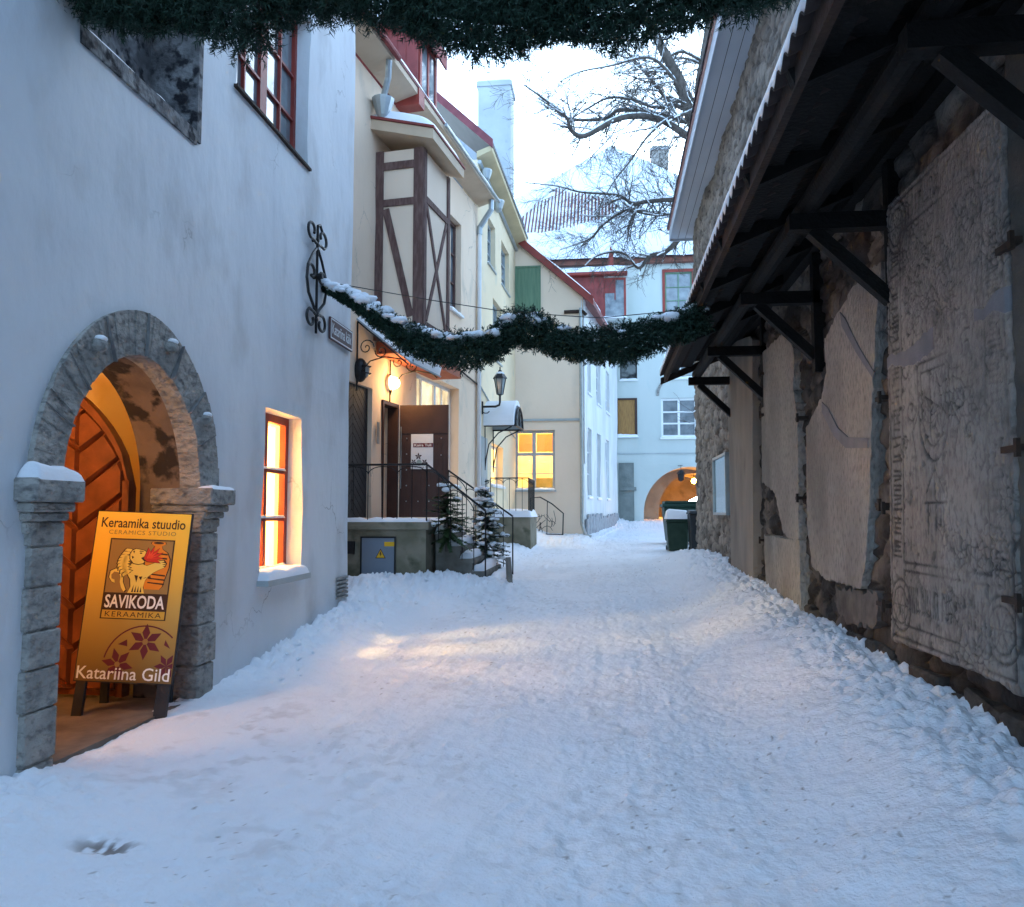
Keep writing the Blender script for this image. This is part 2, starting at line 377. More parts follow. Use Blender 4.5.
def window(F, R, house, cols=2, rows=2, depth=.12, fm=WHITEP, pm=PANE, bar=.05, frame=.07, sill=None, snow=True, vbars=None, hbars=None, ft=.06, name="window", label=None):
    """window part (frame bars) > pane, sill, snow; R=(u0,u1,v0,v1) opening; the frame sits depth behind the wall face"""
    u0, u1, v0, v1 = R; w1 = -depth; w0 = -depth - ft
    mb = MB()
    mb.box(F, u0, u0 + frame, v0, v1, w0, w1).box(F, u1 - frame, u1, v0, v1, w0, w1)
    mb.box(F, u0 + frame, u1 - frame, v0, v0 + frame, w0, w1 - .002).box(F, u0 + frame, u1 - frame, v1 - frame, v1, w0, w1 - .002)
    a0, a1, b0, b1 = u0 + frame, u1 - frame, v0 + frame, v1 - frame
    vb = vbars or [(i / cols, bar) for i in range(1, cols)]; hb = hbars or [(i / rows, bar * .7) for i in range(1, rows)]
    for f, bw in vb: c = a0 + (a1 - a0) * f; mb.box(F, c - bw / 2, c + bw / 2, b0, b1, w0 + .005, w1 - .004)
    for f, bw in hb: c = b0 + (b1 - b0) * f; mb.box(F, a0, a1, c - bw / 2, c + bw / 2, w0 + .008, w1 - .008)
    wd = mb.build(name, fm, house, label=label)
    MB().add([F.p(a0 - .01, b0 - .01, w0 + .018), F.p(a1 + .01, b0 - .01, w0 + .018), F.p(a1 + .01, b1 + .01, w0 + .018), F.p(a0 - .01, b1 + .01, w0 + .018)], [(0, 1, 2, 3)]).build("pane", pm, wd, fix=False)
    if sill:
        so, sh, sm = sill
        MB().box(F, u0 - .04, u1 + .04, v0 - sh, v0 + .004, -depth - .01, so).build("sill", sm, wd)
        if snow: cap(F.p(u0 - .02, v0 + .004, -depth + .003), F.d * (u1 - u0 + .04), F.n * (so + depth - .01), (0, 0, 1), .06, parent=wd)
    return wd

# text -------------------------------------------------------------
_dg = None
def text_geo(s, shear=0, spacing=1.0, offset=0.0):
    c = bpy.data.curves.new("lettering_curve", 'FONT'); c.body = s; c.size = 1; c.extrude = 0; c.shear = shear; c.space_character = spacing; c.resolution_u = 3; c.offset = offset
    o = bpy.data.objects.new("lettering_curve", c); COL.objects.link(o); bpy.context.view_layer.update()
    me = bpy.data.meshes.new_from_object(o.evaluated_get(bpy.context.evaluated_depsgraph_get()))
    vs = [(v.co.x, v.co.y) for v in me.vertices]; fs = [tuple(p.vertices) for p in me.polygons]
    bpy.data.objects.remove(o); bpy.data.curves.remove(c); bpy.data.meshes.remove(me)
    return vs, fs
def lettering(s, put, box, m, parent, name="lettering", align='c', lift=.003, spacing=1.0, offset=0.0, keep=False):
    """text fitted in box=(x0,x1,y0,y1) of a plane; put(x,y,lift) -> world"""
    vs, fs = text_geo(s, spacing=spacing, offset=offset)
    xs = [v[0] for v in vs]; ys = [v[1] for v in vs]; x0, x1, y0, y1 = box
    sx = (x1 - x0) / (max(xs) - min(xs)); sy = (y1 - y0) / (max(ys) - min(ys))
    if keep: sy = min(sx, sy); sx = sy
    ox = x0 + ((x1 - x0) - sx * (max(xs) - min(xs))) * {'l': 0, 'c': .5, 'r': 1}[align]
    mb = MB(); mb.v = [tuple(put(ox + (a - min(xs)) * sx, y0 + (b - min(ys)) * sy, lift)) for a, b in vs]; mb.f = fs
    return mb.build(name, m, parent, fix=False)

#==PART2==
# ================================================================== world and sun
SUN_EL, SUN_AZ = math.radians(12), math.radians(12)
w = bpy.data.worlds.new("World"); scene.world = w; w.use_nodes = True
N = w.node_tree.nodes; L = w.node_tree.links; bg = N["Background"]
sky = N.new("ShaderNodeTexSky"); sky.sky_type = 'NISHITA'; sky.sun_disc = False
sky.sun_elevation = SUN_EL; sky.sun_rotation = SUN_AZ; sky.air_density = 1.0; sky.dust_density = 1.2; sky.ozone_density = 2.0
hs = N.new("ShaderNodeHueSaturation"); hs.inputs["Saturation"].default_value = .50
tn = N.new("ShaderNodeMix"); tn.data_type = 'RGBA'; tn.blend_type = 'MULTIPLY'; tn.inputs[0].default_value = 1; tn.inputs[7].default_value = (.71, .97, 1.22, 1)
L.new(sky.outputs[0], hs.inputs["Color"]); L.new(hs.outputs[0], tn.inputs[6]); L.new(tn.outputs[2], bg.inputs[0]); bg.inputs[1].default_value = .15
sd = bpy.data.lights.new("sun", 'SUN'); sd.energy = .5; sd.angle = math.radians(100); sd.color = (.92, .96, 1)
so = link(bpy.data.objects.new("sun", sd))
sdir = Vector((math.sin(SUN_AZ) * math.cos(SUN_EL), math.cos(SUN_AZ) * math.cos(SUN_EL), math.sin(SUN_EL)))
so.rotation_euler = sdir.to_track_quat('Z', 'Y').to_euler(); so.location = (0, 0, 40)
scene.view_settings.view_transform = 'Standard'; scene.view_settings.look = 'None'
scene.view_settings.exposure = 2.68; scene.view_settings.gamma = 1
scene.cycles.use_denoising = True; scene.cycles.max_bounces = 8; scene.cycles.diffuse_bounces = 5; scene.cycles.transparent_max_bounces = 12
scene.cycles.sample_clamp_indirect = 8
def lamp(loc, e, col, r=.08, name="lamp_light"):
    d = bpy.data.lights.new(name, 'POINT'); d.energy = e; d.color = col; d.shadow_soft_size = r
    o = link(bpy.data.objects.new(name, d)); o.location = loc; return o

# ================================================================== ground
def base_z(Y): return .03 * np.clip(np.asarray(Y, float) - 4, 0, 36)
def ground_z(X, Y):
    X = np.asarray(X, float); Y = np.asarray(Y, float)
    z = base_z(Y)
    n1 = fbm(X * 1.3, Y * 1.3, 3, 3); n2 = fbm(X * 5, Y * 5, 4, 5); n3 = fbm(X * 18, Y * 18, 3, 8)
    trod = sstep(-2.9, -2.2, X) * (1 - sstep(.5, 1.3, X))
    n4 = fbm(X * 10, Y * 10, 3, 41); c1, _, _ = worley(X * 11 + .4 * n4, Y * 9, 43); c2, _, _ = worley(X * 24, Y * 20, 45)
    z = z + .022 * n1 + .010 * n2 + .008 * n4 * (.5 + vnoise(X * 1.1, Y * 1.1, 47)) + .010 * n3 + .013 * (.5 - c1) * vnoise(X * 2.3, Y * 2.3, 48) + .018 * (.5 - c2) * vnoise(X * 1.7, Y * 1.7, 49)
    # lumpy banks pushed up along the walls
    f1, f2, _ = worley(X * 6.5, Y * 6.5, 4); g1, _, _ = worley(X * 14 + 3, Y * 14, 6)
    lump = .07 * (.6 - f1) + .035 * (.6 - g1)
    rb = sstep(.75, 2.0, X + .18 * fbm(Y * .9, Y * 0, 3, 12)) * (1 - sstep(18, 21, Y))
    z = z + rb * (.31 + .05 * n1) + lump * sstep(1.35, 1.9, X) * (1 - sstep(19, 21, Y)) * 1.25
    lamt = .07 * (1 - sstep(4.3, 4.9, Y)) + .20 * sstep(6.9, 10.2, Y)
    lb = (1 - sstep(-3.35, -2.45, X + .2 * fbm(Y * 1.1, Y * 0, 3, 22))) * (1 - sstep(10.9, 12.0, Y))
    z = z + lb * (lamt + lump * 1.7 * sstep(6.7, 7.4, Y) + lump * .9 * (1 - sstep(4.2, 4.8, Y)))
    # heap shovelled up in front of the stair landing
    heap = np.exp(-(((X + 3.55) / 1.25) ** 2 + ((Y - 11.9) / .95) ** 2)) * .36 + np.exp(-(((X + 2.35) / .7) ** 2 + ((Y - 12.55) / .75) ** 2)) * .27 + np.exp(-(((X + 1.6) / .5) ** 2 + ((Y - 13.4) / .9) ** 2)) * .16
    z = z + heap * .92 + lump * np.clip(heap * 6, 0, 2.4)
    lb2 = (1 - sstep(-2.6, -1.7, X)) * sstep(15, 17, Y) * .22 + (1 - sstep(-1.2 , -.3, X - .12 * (Y - 24))) * sstep(23.5, 25, Y) * .2
    z = z + lb2 + lump * (lb2 > .05) * .8
    d3 = sstep(33.5, 35.6, Y) * .22; z = z + d3 + lump * d3 * 4
    z = z - .16 * ((X < -3.52) & (Y < 10.4) & (Y > 3.5))
    return z
xs = np.concatenate([np.linspace(-250, -9, 8), np.linspace(-8, -3.75, 34), np.linspace(-3.65, 2.45, 430), np.linspace(2.8, 9, 20), np.linspace(12, 250, 8)])
ys = [-60, -20, -6, -2, 0, 1, 1.8]; y = 2.4
while y < 42: ys.append(y); y *= 1.0040
ys += [44, 48, 54, 65, 80, 110, 160, 250, 400, 700]; ys = np.array(ys)
GX, GY = np.meshgrid(xs, ys, indexing='ij'); GZ = ground_z(GX, GY)
# footprints pressed into the trodden middle
dirt = np.zeros_like(GZ)
for i in range(240):
    fx = random.gauss(-.55, 1.0); fy = 2.6 + random.random() ** 1.5 * 16
    if not -2.7 < fx < 1.25: continue
    a = random.gauss(0, .35); dx = GX[:, 0] - fx; ix = np.where(np.abs(dx) < .2)[0]; iy = np.where(np.abs(GY[0] - fy) < .22)[0]
    if len(ix) < 2 or len(iy) < 2: continue
    sx = GX[np.ix_(ix, iy)] - fx; sy = GY[np.ix_(ix, iy)] - fy
    p = sx * math.cos(a) + sy * math.sin(a); q = -sx * math.sin(a) + sy * math.cos(a)
    r = (p / .05) ** 2 + (q / .13) ** 2; dep = random.uniform(.003, .009)
    GZ[np.ix_(ix, iy)] += -dep * np.exp(-r ** 2) + dep * .45 * np.exp(-(np.sqrt(r) - 1.35) ** 2 / .08)
# long shallow sledge and wheel tracks
for tx, amp in ((-1.35, .012), (-.15, .014), (.1, .012), (.62, .010)):
    c = tx + .10 * np.sin(GY * .33 + tx * 3) + .03 * np.sin(GY * 1.7 + tx)
    GZ -= amp * .6 * np.exp(-((GX - c) / .05) ** 2) * (vnoise(GY * 1.2, GX * 0, int(tx * 10)) > .35)
blot = fbm(GX * 2.4, GY * 3.2, 4, 31); fine = vnoise(GX * 30, GY * 30, 5)
dirt += np.clip(sstep(.1, .5, blot + .6 * fbm(GX * 10, GY * 13, 4, 33)) * .38, 0, 1) * np.exp(-(((GX + 2.7) / .75) ** 2 + ((GY - 5.35) / 1.0) ** 2)) * (fine * .6 + .55)
dirt += .95 * np.exp(-(((GX + 2.42) / .16) ** 2 + ((GY - 3.74) / .07) ** 2) ** 2) * sstep(.32, .5, fine)
GZ -= .03 * np.exp(-(((GX + 2.42) / .16) ** 2 + ((GY - 3.74) / .07) ** 2))
speck = (vnoise(GX * 42, GY * 42, 15) > .945) & (np.abs(GX + .4) < 1.9); dirt += speck * .8 * (vnoise(GX, GY, 3))
trodden = sstep(-2.6, -1.6, GX) * (1 - sstep(.4, 1.4, GX)); strk = fbm(GX * 8, GY * .9, 4, 57); GZ += .010 * strk * trodden
dirt += trodden * (.05 * sstep(.1, .5, strk) + .03 + .10 * np.clip(fbm(GX * 11, GY * 8, 5, 44), 0, 1) * (.4 + vnoise(GX * 1.5, GY, 52))) + .14 * sstep(.5, .8, vnoise(GX * 17, GY * 15, 46)) * sstep(.35, .7, vnoise(GX * 2.2, GY * 1.8, 50)) * trodden
SNOWG = mat("street_snow", (.84, .86, .90), (.78, .81, .86), 1.1, rough=.6, bump=1.0, bscale=42, spec=.25, attr="dirt", attrcol=(.22, .185, .165), bdist=.012)
nbuild(np.stack([GX, GY, GZ], -1), "snow_covered_street", SNOWG, None, attrs={"dirt": np.clip(dirt, 0, 1)}, kind="structure", label="trodden snow covering the narrow lane between the houses")

# loose chunks of snow fallen on the banks
mb = MB()
for i in range(150):
    t = random.random()
    if t < .62: X = random.triangular(1.6, 2.25, 2.15); Y = 3 + random.random() ** 1.6 * 13
    elif t < .8: X = random.triangular(-3.3, -2.6, -3.2); Y = random.uniform(6.95, 10.6)
    else: X = random.uniform(-3.6, -1.6); Y = random.uniform(10.9, 12.3)
    r = random.uniform(.012, .034)
    z = float(ground_z(np.array([X]), np.array([Y]))[0]); k = len(mb.v)
    mb.ball((X, Y, z + r * .3), r, 7, 5, (random.uniform(.8, 1.3), random.uniform(.8, 1.3), random.uniform(.6, .9)))
    for q in range(k, len(mb.v)):
        v = mb.v[q]; mb.v[q] = (v[0] + random.uniform(-.25, .25) * r, v[1] + random.uniform(-.25, .25) * r, v[2] + random.uniform(-.2, .2) * r)
mb.build("loose_snow", SNOW, None, smooth=False, kind="stuff", label="loose clumps of snow lying on the banks beside the walls")

# ================================================================== left plaster house
FL = Frame(-3.4, 0, 0, 1)
H1 = thing("plaster_house", "blue grey plastered house with pointed stone doorway and glowing narrow window", "house", (-3.4, 6, 0))
def arch_pts(c, hw, sp, rise, n=20, p=1.9):
    out = []
    for i in range(n + 1):
        t = PI * i / n; out.append((c + hw * math.copysign(abs(math.cos(t)) ** (2 / p), math.cos(t)), sp + rise * abs(math.sin(t)) ** (2 / p)))
    return out
AC = 5.505; AHW = .885; ASP = 1.8; ARI = .98
door_hole = [(AC - AHW, .02), (AC + AHW, .02)] + arch_pts(AC, AHW, ASP, ARI)
lit_R = (7.62, 8.68, .92, 2.65)
u0, v0 = FL.uv(237, 86); u1, v1 = FL.uv(308, 168)
up_R = (u0, u1, (v0 + v1) / 2, (v0 + v1) / 2 + 1.75)
n0 = FL.uv(81, 30); n1 = FL.uv(198, 141)
ni_R = (n0[0], n1[0], (n0[1] + n1[1]) / 2, (n0[1] + n1[1]) / 2 + 1.6)
print("lit", FL.rect(266, 412, 303, 583), "up", up_R, "niche", ni_R)
CORN = 10.32
wall(FL, rectpoly(-14, CORN, -.4, 9.5), [door_hole, rectpoly(*lit_R), rectpoly(*up_R), rectpoly(*ni_R)], .5, PLASTER, "wall", H1, gs=.3, wob=.035, seed=4, smooth=False)
# far end wall and back of the house, with the end turned away from the lane
MB().abox(-9, -3.87, CORN - .5, CORN - .02, -.4, 9.5).build("end_wall", PLASTER, H1)
mb = MB().prism([(-3.0, -14, 9.5), (-9, -14, 9.5), (-9, -14, 9.6), (-6, -14, 13.2), (-3.0, -14, 9.6)], (0, CORN + 14.3, 0)); mb.build("roof", TILE, H1)
# stone doorway
def ringpoly(c, hw, sp, rise, th, n=20):
    a = arch_pts(c, hw, sp, rise, n); b = arch_pts(c, hw + th, sp, rise + th * 1.08, n); return a, b
a, b = ringpoly(AC, AHW - .03, ASP, ARI - .03, .30, 40)
AR = thing  # (keeps the name short below)
ring = MB()
segs = [0, 5, 9, 14, 20, 26, 31, 35, 40]
JM = []
for sgi in segs[1:-1]:
    jm = MB(); JM.append(jm); p, q = a[sgi], b[sgi]; dx_, dy_ = q[1] - p[1], -(q[0] - p[0]); L0 = math.hypot(dx_, dy_); dx_, dy_ = dx_ / L0 * .004, dy_ / L0 * .004
    jm.poly(FL, [(p[0] - dx_, p[1] - dy_), (q[0] - dx_, q[1] - dy_), (q[0] + dx_, q[1] + dy_), (p[0] + dx_, p[1] + dy_)], .0, .041 + .004)
for s0, s1 in zip(segs[:-1], segs[1:]):
    k = .035 + random.uniform(-.008, .012); pts_i = a[s0:s1 + 1]; pts_o = b[s0:s1 + 1]; g = .004
    for i in range(len(pts_i) - 1):
        q = [pts_i[i], pts_i[i + 1], pts_o[i + 1], pts_o[i]]
        kk = k + random.uniform(-.006, .006); ring.hexa([FL.p(*q[0], -.16), FL.p(*q[1], -.16), FL.p(*q[2], -.16), FL.p(*q[3], -.16), FL.p(*q[0], kk - .02), FL.p(*q[1], kk - .02), FL.p(*q[2], kk), FL.p(*q[3], kk - .005)])
arch_o = ring.build("stone_arch", LIME, H1, fix=True); [q.build("arch_joint", mat("dark_joint_mortar", (.13, .13, .13), (.2, .2, .2), 12, rough=.9), arch_o) for q in JM]
for (ang, sn) in ((.18, .05), (.41, .0), (.70, .055)):
    i = int(ang * 40); p = [(a[i][q] + b[i][q] * 1.4) / 2.4 for q in (0, 1)]
    mb = MB(); mb.ball(FL.p(p[0], p[1], .05), .06, 9, 7, (.8, 1.15, .8)); mb.build("boss_stone", LIME, arch_o, smooth=True)
    mb = MB(); mb.ball(FL.p(p[0] + .01, p[1] + .045, .055), .042, 9, 6, (.9, 1.2, .6)); mb.build("snow", SNOW, arch_o, smooth=True)
# brown reveal lining of the arch behind the stones
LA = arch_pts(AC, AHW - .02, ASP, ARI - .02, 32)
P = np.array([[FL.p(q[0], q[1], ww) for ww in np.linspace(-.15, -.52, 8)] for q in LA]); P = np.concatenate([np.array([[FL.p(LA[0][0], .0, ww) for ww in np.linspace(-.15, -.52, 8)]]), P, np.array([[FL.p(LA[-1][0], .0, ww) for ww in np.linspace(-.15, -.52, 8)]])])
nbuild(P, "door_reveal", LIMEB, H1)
# piers of coursed blocks, moulded imposts
for side in (0, 1):
    e = AC + (AHW if side else -AHW); sg = 1 if side else -1
    pier = MB(); z = -.15
    while z < 1.52:
        h = min(random.uniform(.2, .34), 1.54 - z); k = random.uniform(-.008, .012); g = .006
        lo, hi = sorted((e - sg * .035, e + sg * (.25 + random.uniform(-.015, .02))))
        pier.box(FL, lo, hi, z + g, z + h - g, -.30, .04 + k); z += h
    lo, hi = sorted((e - sg * .02, e + sg * .235)); pier.box(FL, lo, hi, -.15, 1.53, -.295, .028)
    po = pier.build("door_pier", LIME, H1, bevel=.008)
    imp = MB()
    for (za, zb, pr) in ((1.47, 1.545, .045), (1.545, 1.60, .075), (1.60, 1.66, .105), (1.66, 1.80, .15)):
        lo, hi = sorted((e - sg * pr * .5, e + sg * (.26 + pr * .7))); imp.box(FL, lo, hi, za, zb, -.40 - pr * .01, pr)
    io = imp.build("impost", LIME, po, bevel=.012)
    lo, hi = sorted((e - sg * .06, e + sg * .35)); sn = .085 if side == 0 else .025
    cap(FL.p(lo, 1.797, -.0), FL.d * (hi - lo), FL.n * .15, (0, 0, 1), sn, parent=io, res=.018, edge=.05, rag=.9)
    
# vestibule and its door leaf
VE = MB()
VE.v = [(x, y, z) for x in (-6.6, -3.9) for y in (3.6, 8.3) for z in (.05, 3.5)]
VE.f = [(0, 1, 3, 2), (0, 4, 5, 1), (2, 3, 7, 6), (1, 5, 7, 3)]
VE.build("vestibule_wall", YROOM, H1, fix=False)
MB().abox(-6.6, -3.4, 3.6, 8.3, -.1, .06).build("vestibule_floor", FLOORS, H1)
# inner front wall of the vestibule beside the opening, thin
FI = Frame(-3.905, 0, 0, 1)
# leaf: hinge near the far jamb, opened inwards about square to the wall
HX, HY = -3.93, 6.30; LW = .92
FLf = Frame(HX - LW, HY + .045, 1, -.05)   # u runs from the meeting edge to the hinge, normal towards the lane
prof = []
for i in range(13):
    u = LW * (1 - i / 12); prof.append((u, 1.80 + .98 * max(0, 1 - (u / LW) ** 1.5) ** .6))
leaf_poly = [(0, .09), (LW, .09)] + prof
leaf = MB().poly(FLf, leaf_poly, -.03, .025).build("door_leaf", DOORW, H1)
pl = MB()
def clipped(pts, poly):  # Sutherland-Hodgman against convex poly
    out = pts
    ar = sum(poly[i][0] * poly[(i + 1) % len(poly)][1] - poly[(i + 1) % len(poly)][0] * poly[i][1] for i in range(len(poly)))
    for i in range(len(poly)):
        A = poly[i]; B = poly[(i + 1) % len(poly)]; inp = out; out = []
        def side(p): return ((B[0] - A[0]) * (p[1] - A[1]) - (B[1] - A[1]) * (p[0] - A[0])) * (1 if ar > 0 else -1)
        for j in range(len(inp)):
            p = inp[j]; q = inp[(j + 1) % len(inp)]; sp, sq = side(p), side(q)
            if sp >= 0: out.append(p)
            if (sp >= 0) != (sq >= 0):
                t = sp / (sp - sq); out.append((p[0] + (q[0] - p[0]) * t, p[1] + (q[1] - p[1]) * t))
        if not out: return []
    return out
mid = LW * .47
def ltop(u): return 1.73 + .97 * max(0, 1 - (min(u, LW) / LW) ** 1.5) ** .6
for half, (x0, x1, sl) in enumerate(((.03, mid - .003, -1), (mid + .003, LW - .06, 1))):
    pan = [(x0, .14), (x1, .14)] + [(x1 + (x0 - x1) * q, ltop(x1 + (x0 - x1) * q)) for q in (0, .2, .4, .6, .8, 1)]
    c = -1.2
    while c < 4:
        y0 = c; wd = .33
        q = [(x0, y0 - sl * 0), (x1, y0 + sl * (x1 - x0) * .75), (x1, y0 + sl * (x1 - x0) * .75 + wd - .012), (x0, y0 + wd - .012)]
        r = clipped(q, pan)
        if len(r) >= 3:
            cu = sum(p[0] for p in r) / len(r); cv = sum(p[1] for p in r) / len(r)
            inn = [(cu + (p[0] - cu) * .90, cv + (p[1] - cv) * .82) for p in r]
            n = len(r); w1 = .026; w2 = .075
            pl.add([FLf.p(p[0], p[1], w1) for p in r] + [FLf.p(p[0], p[1], w2) for p in inn], [(i, (i + 1) % n, (i + 1) % n + n, i + n) for i in range(n)] + [tuple(range(n, 2 * n))])
        c += wd
pl.build("herringbone_boards", DOORW, leaf, fix=True)
rim = MB()
for i in range(12):
    p, q = prof[i], prof[i + 1]
    rim.hexa([FLf.p(p[0], p[1] - .07, .02), FLf.p(q[0], q[1] - .07, .02), FLf.p(q[0], q[1] + .012, .02), FLf.p(p[0], p[1] + .012, .02), FLf.p(p[0], p[1] - .07, .07), FLf.p(q[0], q[1] - .07, .07), FLf.p(q[0], q[1] + .012, .07), FLf.p(p[0], p[1] + .012, .07)])
rim.box(FLf, LW - .06, LW, .09, 1.86, .02, .07); rim.build("leaf_frame", DOORW, leaf)
lamp((-4.55, 4.35, 2.5), 14, (1, .55, .2), .12)
lamp((-5.0, 7.4, 2.9), 95, (1, .66, .20), .12)
# lit narrow window with its room
def deep_room(x0, x1, y0, y1, z0, z1, m, parent, openface):
    mb = MB(); mb.v = [(x, y, z) for x in (x0, x1) for y in (y0, y1) for z in (z0, z1)]
    F = {'x0': (0, 1, 3, 2), 'x1': (4, 6, 7, 5), 'y0': (0, 4, 5, 1), 'y1': (2, 3, 7, 6), 'z0': (0, 2, 6, 4), 'z1': (1, 5, 7, 3)}
    mb.f = [f for k, f in F.items() if k != openface]; return mb.build("lit_room", m, parent, fix=False)
lw = window(FL, lit_R, H1, cols=2, rows=3, depth=.17, fm=RED, pm=glass(), bar=.065, frame=.085, ft=.07, vbars=[(.44, .075)])
MB().box(FL, lit_R[0] - .05, lit_R[1] + .03, lit_R[2] - .055, lit_R[2] + .004, -.18, .11).build("sill", GREYP, lw)
cap(FL.p(lit_R[0] - .03, lit_R[2] + .004, -.165), FL.d * (lit_R[1] - lit_R[0] + .05), FL.n * .27, (0, 0, 1), .085, parent=lw, res=.025, edge=.08)
for f in (1 / 3, 2 / 3):
    zb = lit_R[2] + .085 + (lit_R[3] - lit_R[2] - .17) * f + .02
    cap(FL.p(lit_R[0] + .09, zb, -.181), FL.d * (lit_R[1] - lit_R[0] - .18), FL.n * .03, (0, 0, 1), .018, parent=lw, res=.03, edge=.02)
cap(FL.p(lit_R[0] + .09, lit_R[2] + .085, -.181), FL.d * (lit_R[1] - lit_R[0] - .18), FL.n * .06, (0, 0, 1), .03, parent=lw, res=.03, edge=.03)
deep_room(-6.2, -3.905, 7.3, 10.2, .3, 3.1, WROOM, H1, 'x1')
for (ca, cb) in ((lit_R[0] - .08, lit_R[0] + .10), (lit_R[1] - .36, lit_R[1] + .12)):
    S, T = np.meshgrid(np.linspace(0, 1, 40), np.linspace(0, 1, 12), indexing='ij')
    P = np.stack([-3.72 + .03 * np.sin(S * 22 + T) * (1 - .3 * T), ca + (cb - ca) * S, .55 + 2.0 * T], -1)
    nbuild(P, "curtain", CURT, lw)
lamp((-5.8, 8.85, 2.45), 270, (1, .64, .30), .30)
lamp((-4.95, 9.6, 2.2), 42, (1, .66, .22), .14)  # extra lamp added out of view to brighten the room's end wall
# red upper window
window(FL, up_R, H1, depth=.16, fm=RED, pm=PANEB, frame=.06, vbars=[(.52, .16), (.26, .028), (.78, .028)], hbars=[(.30, .028), (.62, .028)], ft=.06, sill=(.03, .025, FASCIA), snow=False)
# blind niche with stone jamb and sill
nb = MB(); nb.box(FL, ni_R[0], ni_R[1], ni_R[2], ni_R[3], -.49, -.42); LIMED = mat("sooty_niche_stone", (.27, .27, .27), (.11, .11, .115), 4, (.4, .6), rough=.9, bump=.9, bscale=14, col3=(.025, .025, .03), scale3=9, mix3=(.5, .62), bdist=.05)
no = nb.build("niche_back", LIMED, H1)
MB().box(FL, ni_R[1] - .012, ni_R[1] + .002, ni_R[2] + .05, ni_R[3], -.42, -.002).build("niche_jamb", LIMED, no)
MB().box(FL, ni_R[1] - .04, ni_R[1] + .03, ni_R[2] - .03, ni_R[3], -.42, .012).build("stone_jamb", LIMED, no)
MB().box(FL, ni_R[0], ni_R[1] - .042, ni_R[2] - .07, ni_R[2] + .05, -.42, .014).build("stone_sill", LIMED, no)
cap(FL.p(ni_R[0] + .05, ni_R[2] + .05, -.40), FL.d * (ni_R[1] - ni_R[0] - .3), FL.n * .36, (0, 0, 1), .14, parent=no, edge=.2)
MB().box(FL, ni_R[0] + .3, ni_R[0] + .36, ni_R[2] + .05, ni_R[3], -.42, -.34).box(FL, ni_R[0] + .3, ni_R[1] - .1, ni_R[2] + .9, ni_R[2] + .96, -.42, -.345).build("window_bar", RED, no)
# small vent tile near the corner
u0, u1, v0, v1 = FL.rect(336, 575, 346, 598)
vb = MB()
for i in range(6): vb.box(FL, u0, u1, v0 + (v1 - v0) * i / 6, v0 + (v1 - v0) * (i + .55) / 6, -.01, .03)
vb.build("vent_grille", LIME, H1)

# ---- wall anchor scroll
g = FL.uv(312, 278); ac = (g[0], g[1])
wa = MB()
def sc(pts): wa.tube([FL.p(ac[0] + p[0] * 1.5, ac[1] + p[1], .06) for p in pts], .017, 6)
def spiral(cx, cy, r0, r1, a0, a1, n=18): return [(cx + (r0 + (r1 - r0) * i / n) * math.cos(a0 + (a1 - a0) * i / n), cy + (r0 + (r1 - r0) * i / n) * 1.15 * math.sin(a0 + (a1 - a0) * i / n)) for i in range(n + 1)]
sc([(0, -.66), (0, .62)])
for s in (-1, 1):
    sc([(s * .02, .34), (s * .10, .24), (s * .19, .08), (s * .21, -.08), (s * .17, -.24), (s * .06, -.36), (s * .02, -.42)])
    sc([(s * .20, .02)] + [(s * p[0], p[1]) for p in spiral(.11, .02, .09, .035, 0, 5.2)])
    sc([(s * .02, .40), (s * .08, .42)] + [(s * p[0], p[1]) for p in spiral(.11, .52, .10, .04, -1.2, 3.6)])
    sc([(s * .02, -.44), (s * .06, -.42)] + [(s * p[0], p[1]) for p in spiral(.11, -.52, .10, .04, 1.2, -3.6)])
wa.tube([FL.p(ac[0], ac[1] + .02, -.02), FL.p(ac[0], ac[1] + .02, .13)], .035, 8).tube([FL.p(ac[0], ac[1] - .5, -.02), FL.p(ac[0], ac[1] - .5, .08)], .02, 6).tube([FL.p(ac[0], ac[1] + .45, -.02), FL.p(ac[0], ac[1] + .45, .08)], .02, 6)
sc([(0, .62), (.05, .66), (.10, .60)])
wa.build("wall_anchor", IRON, None, label="black wrought iron scroll anchor on the blue grey plaster wall", cat="wall anchor")
# ---- street name sign
u0, u1, _, _ = FL.rect(327, 320, 351, 345); va = FL.uv(328, 317)[1]; vb_ = FL.uv(328, 339)[1]
u1 = min(u1, CORN - .06)
ss = thing("street_sign", "brown street name plate with white letters at the plaster house corner", "street sign", FL.p((u0 + u1) / 2, vb_, .05))
plate = MB().box(FL, u0, u1, vb_, va, .02, .045).build("plate", SIGNB, ss)
bd = MB(); e = .012; t = .014
for bx in ((u0 + e, u1 - e, vb_ + e, vb_ + e + t), (u0 + e, u1 - e, va - e - t, va - e), (u0 + e, u0 + e + t, vb_ + e + t, va - e - t), (u1 - e - t, u1 - e, vb_ + e + t, va - e - t)): bd.box(FL, *bx, .0452, .048)
bd.build("border", WHITEP, ss)
lettering("Katariina käik", lambda x, y, l: FL.p(x, y, .0455 + l), (u0 + .06, u1 - .06, vb_ + .075, va - .06), WHITEP, ss, lift=.002, offset=.01)

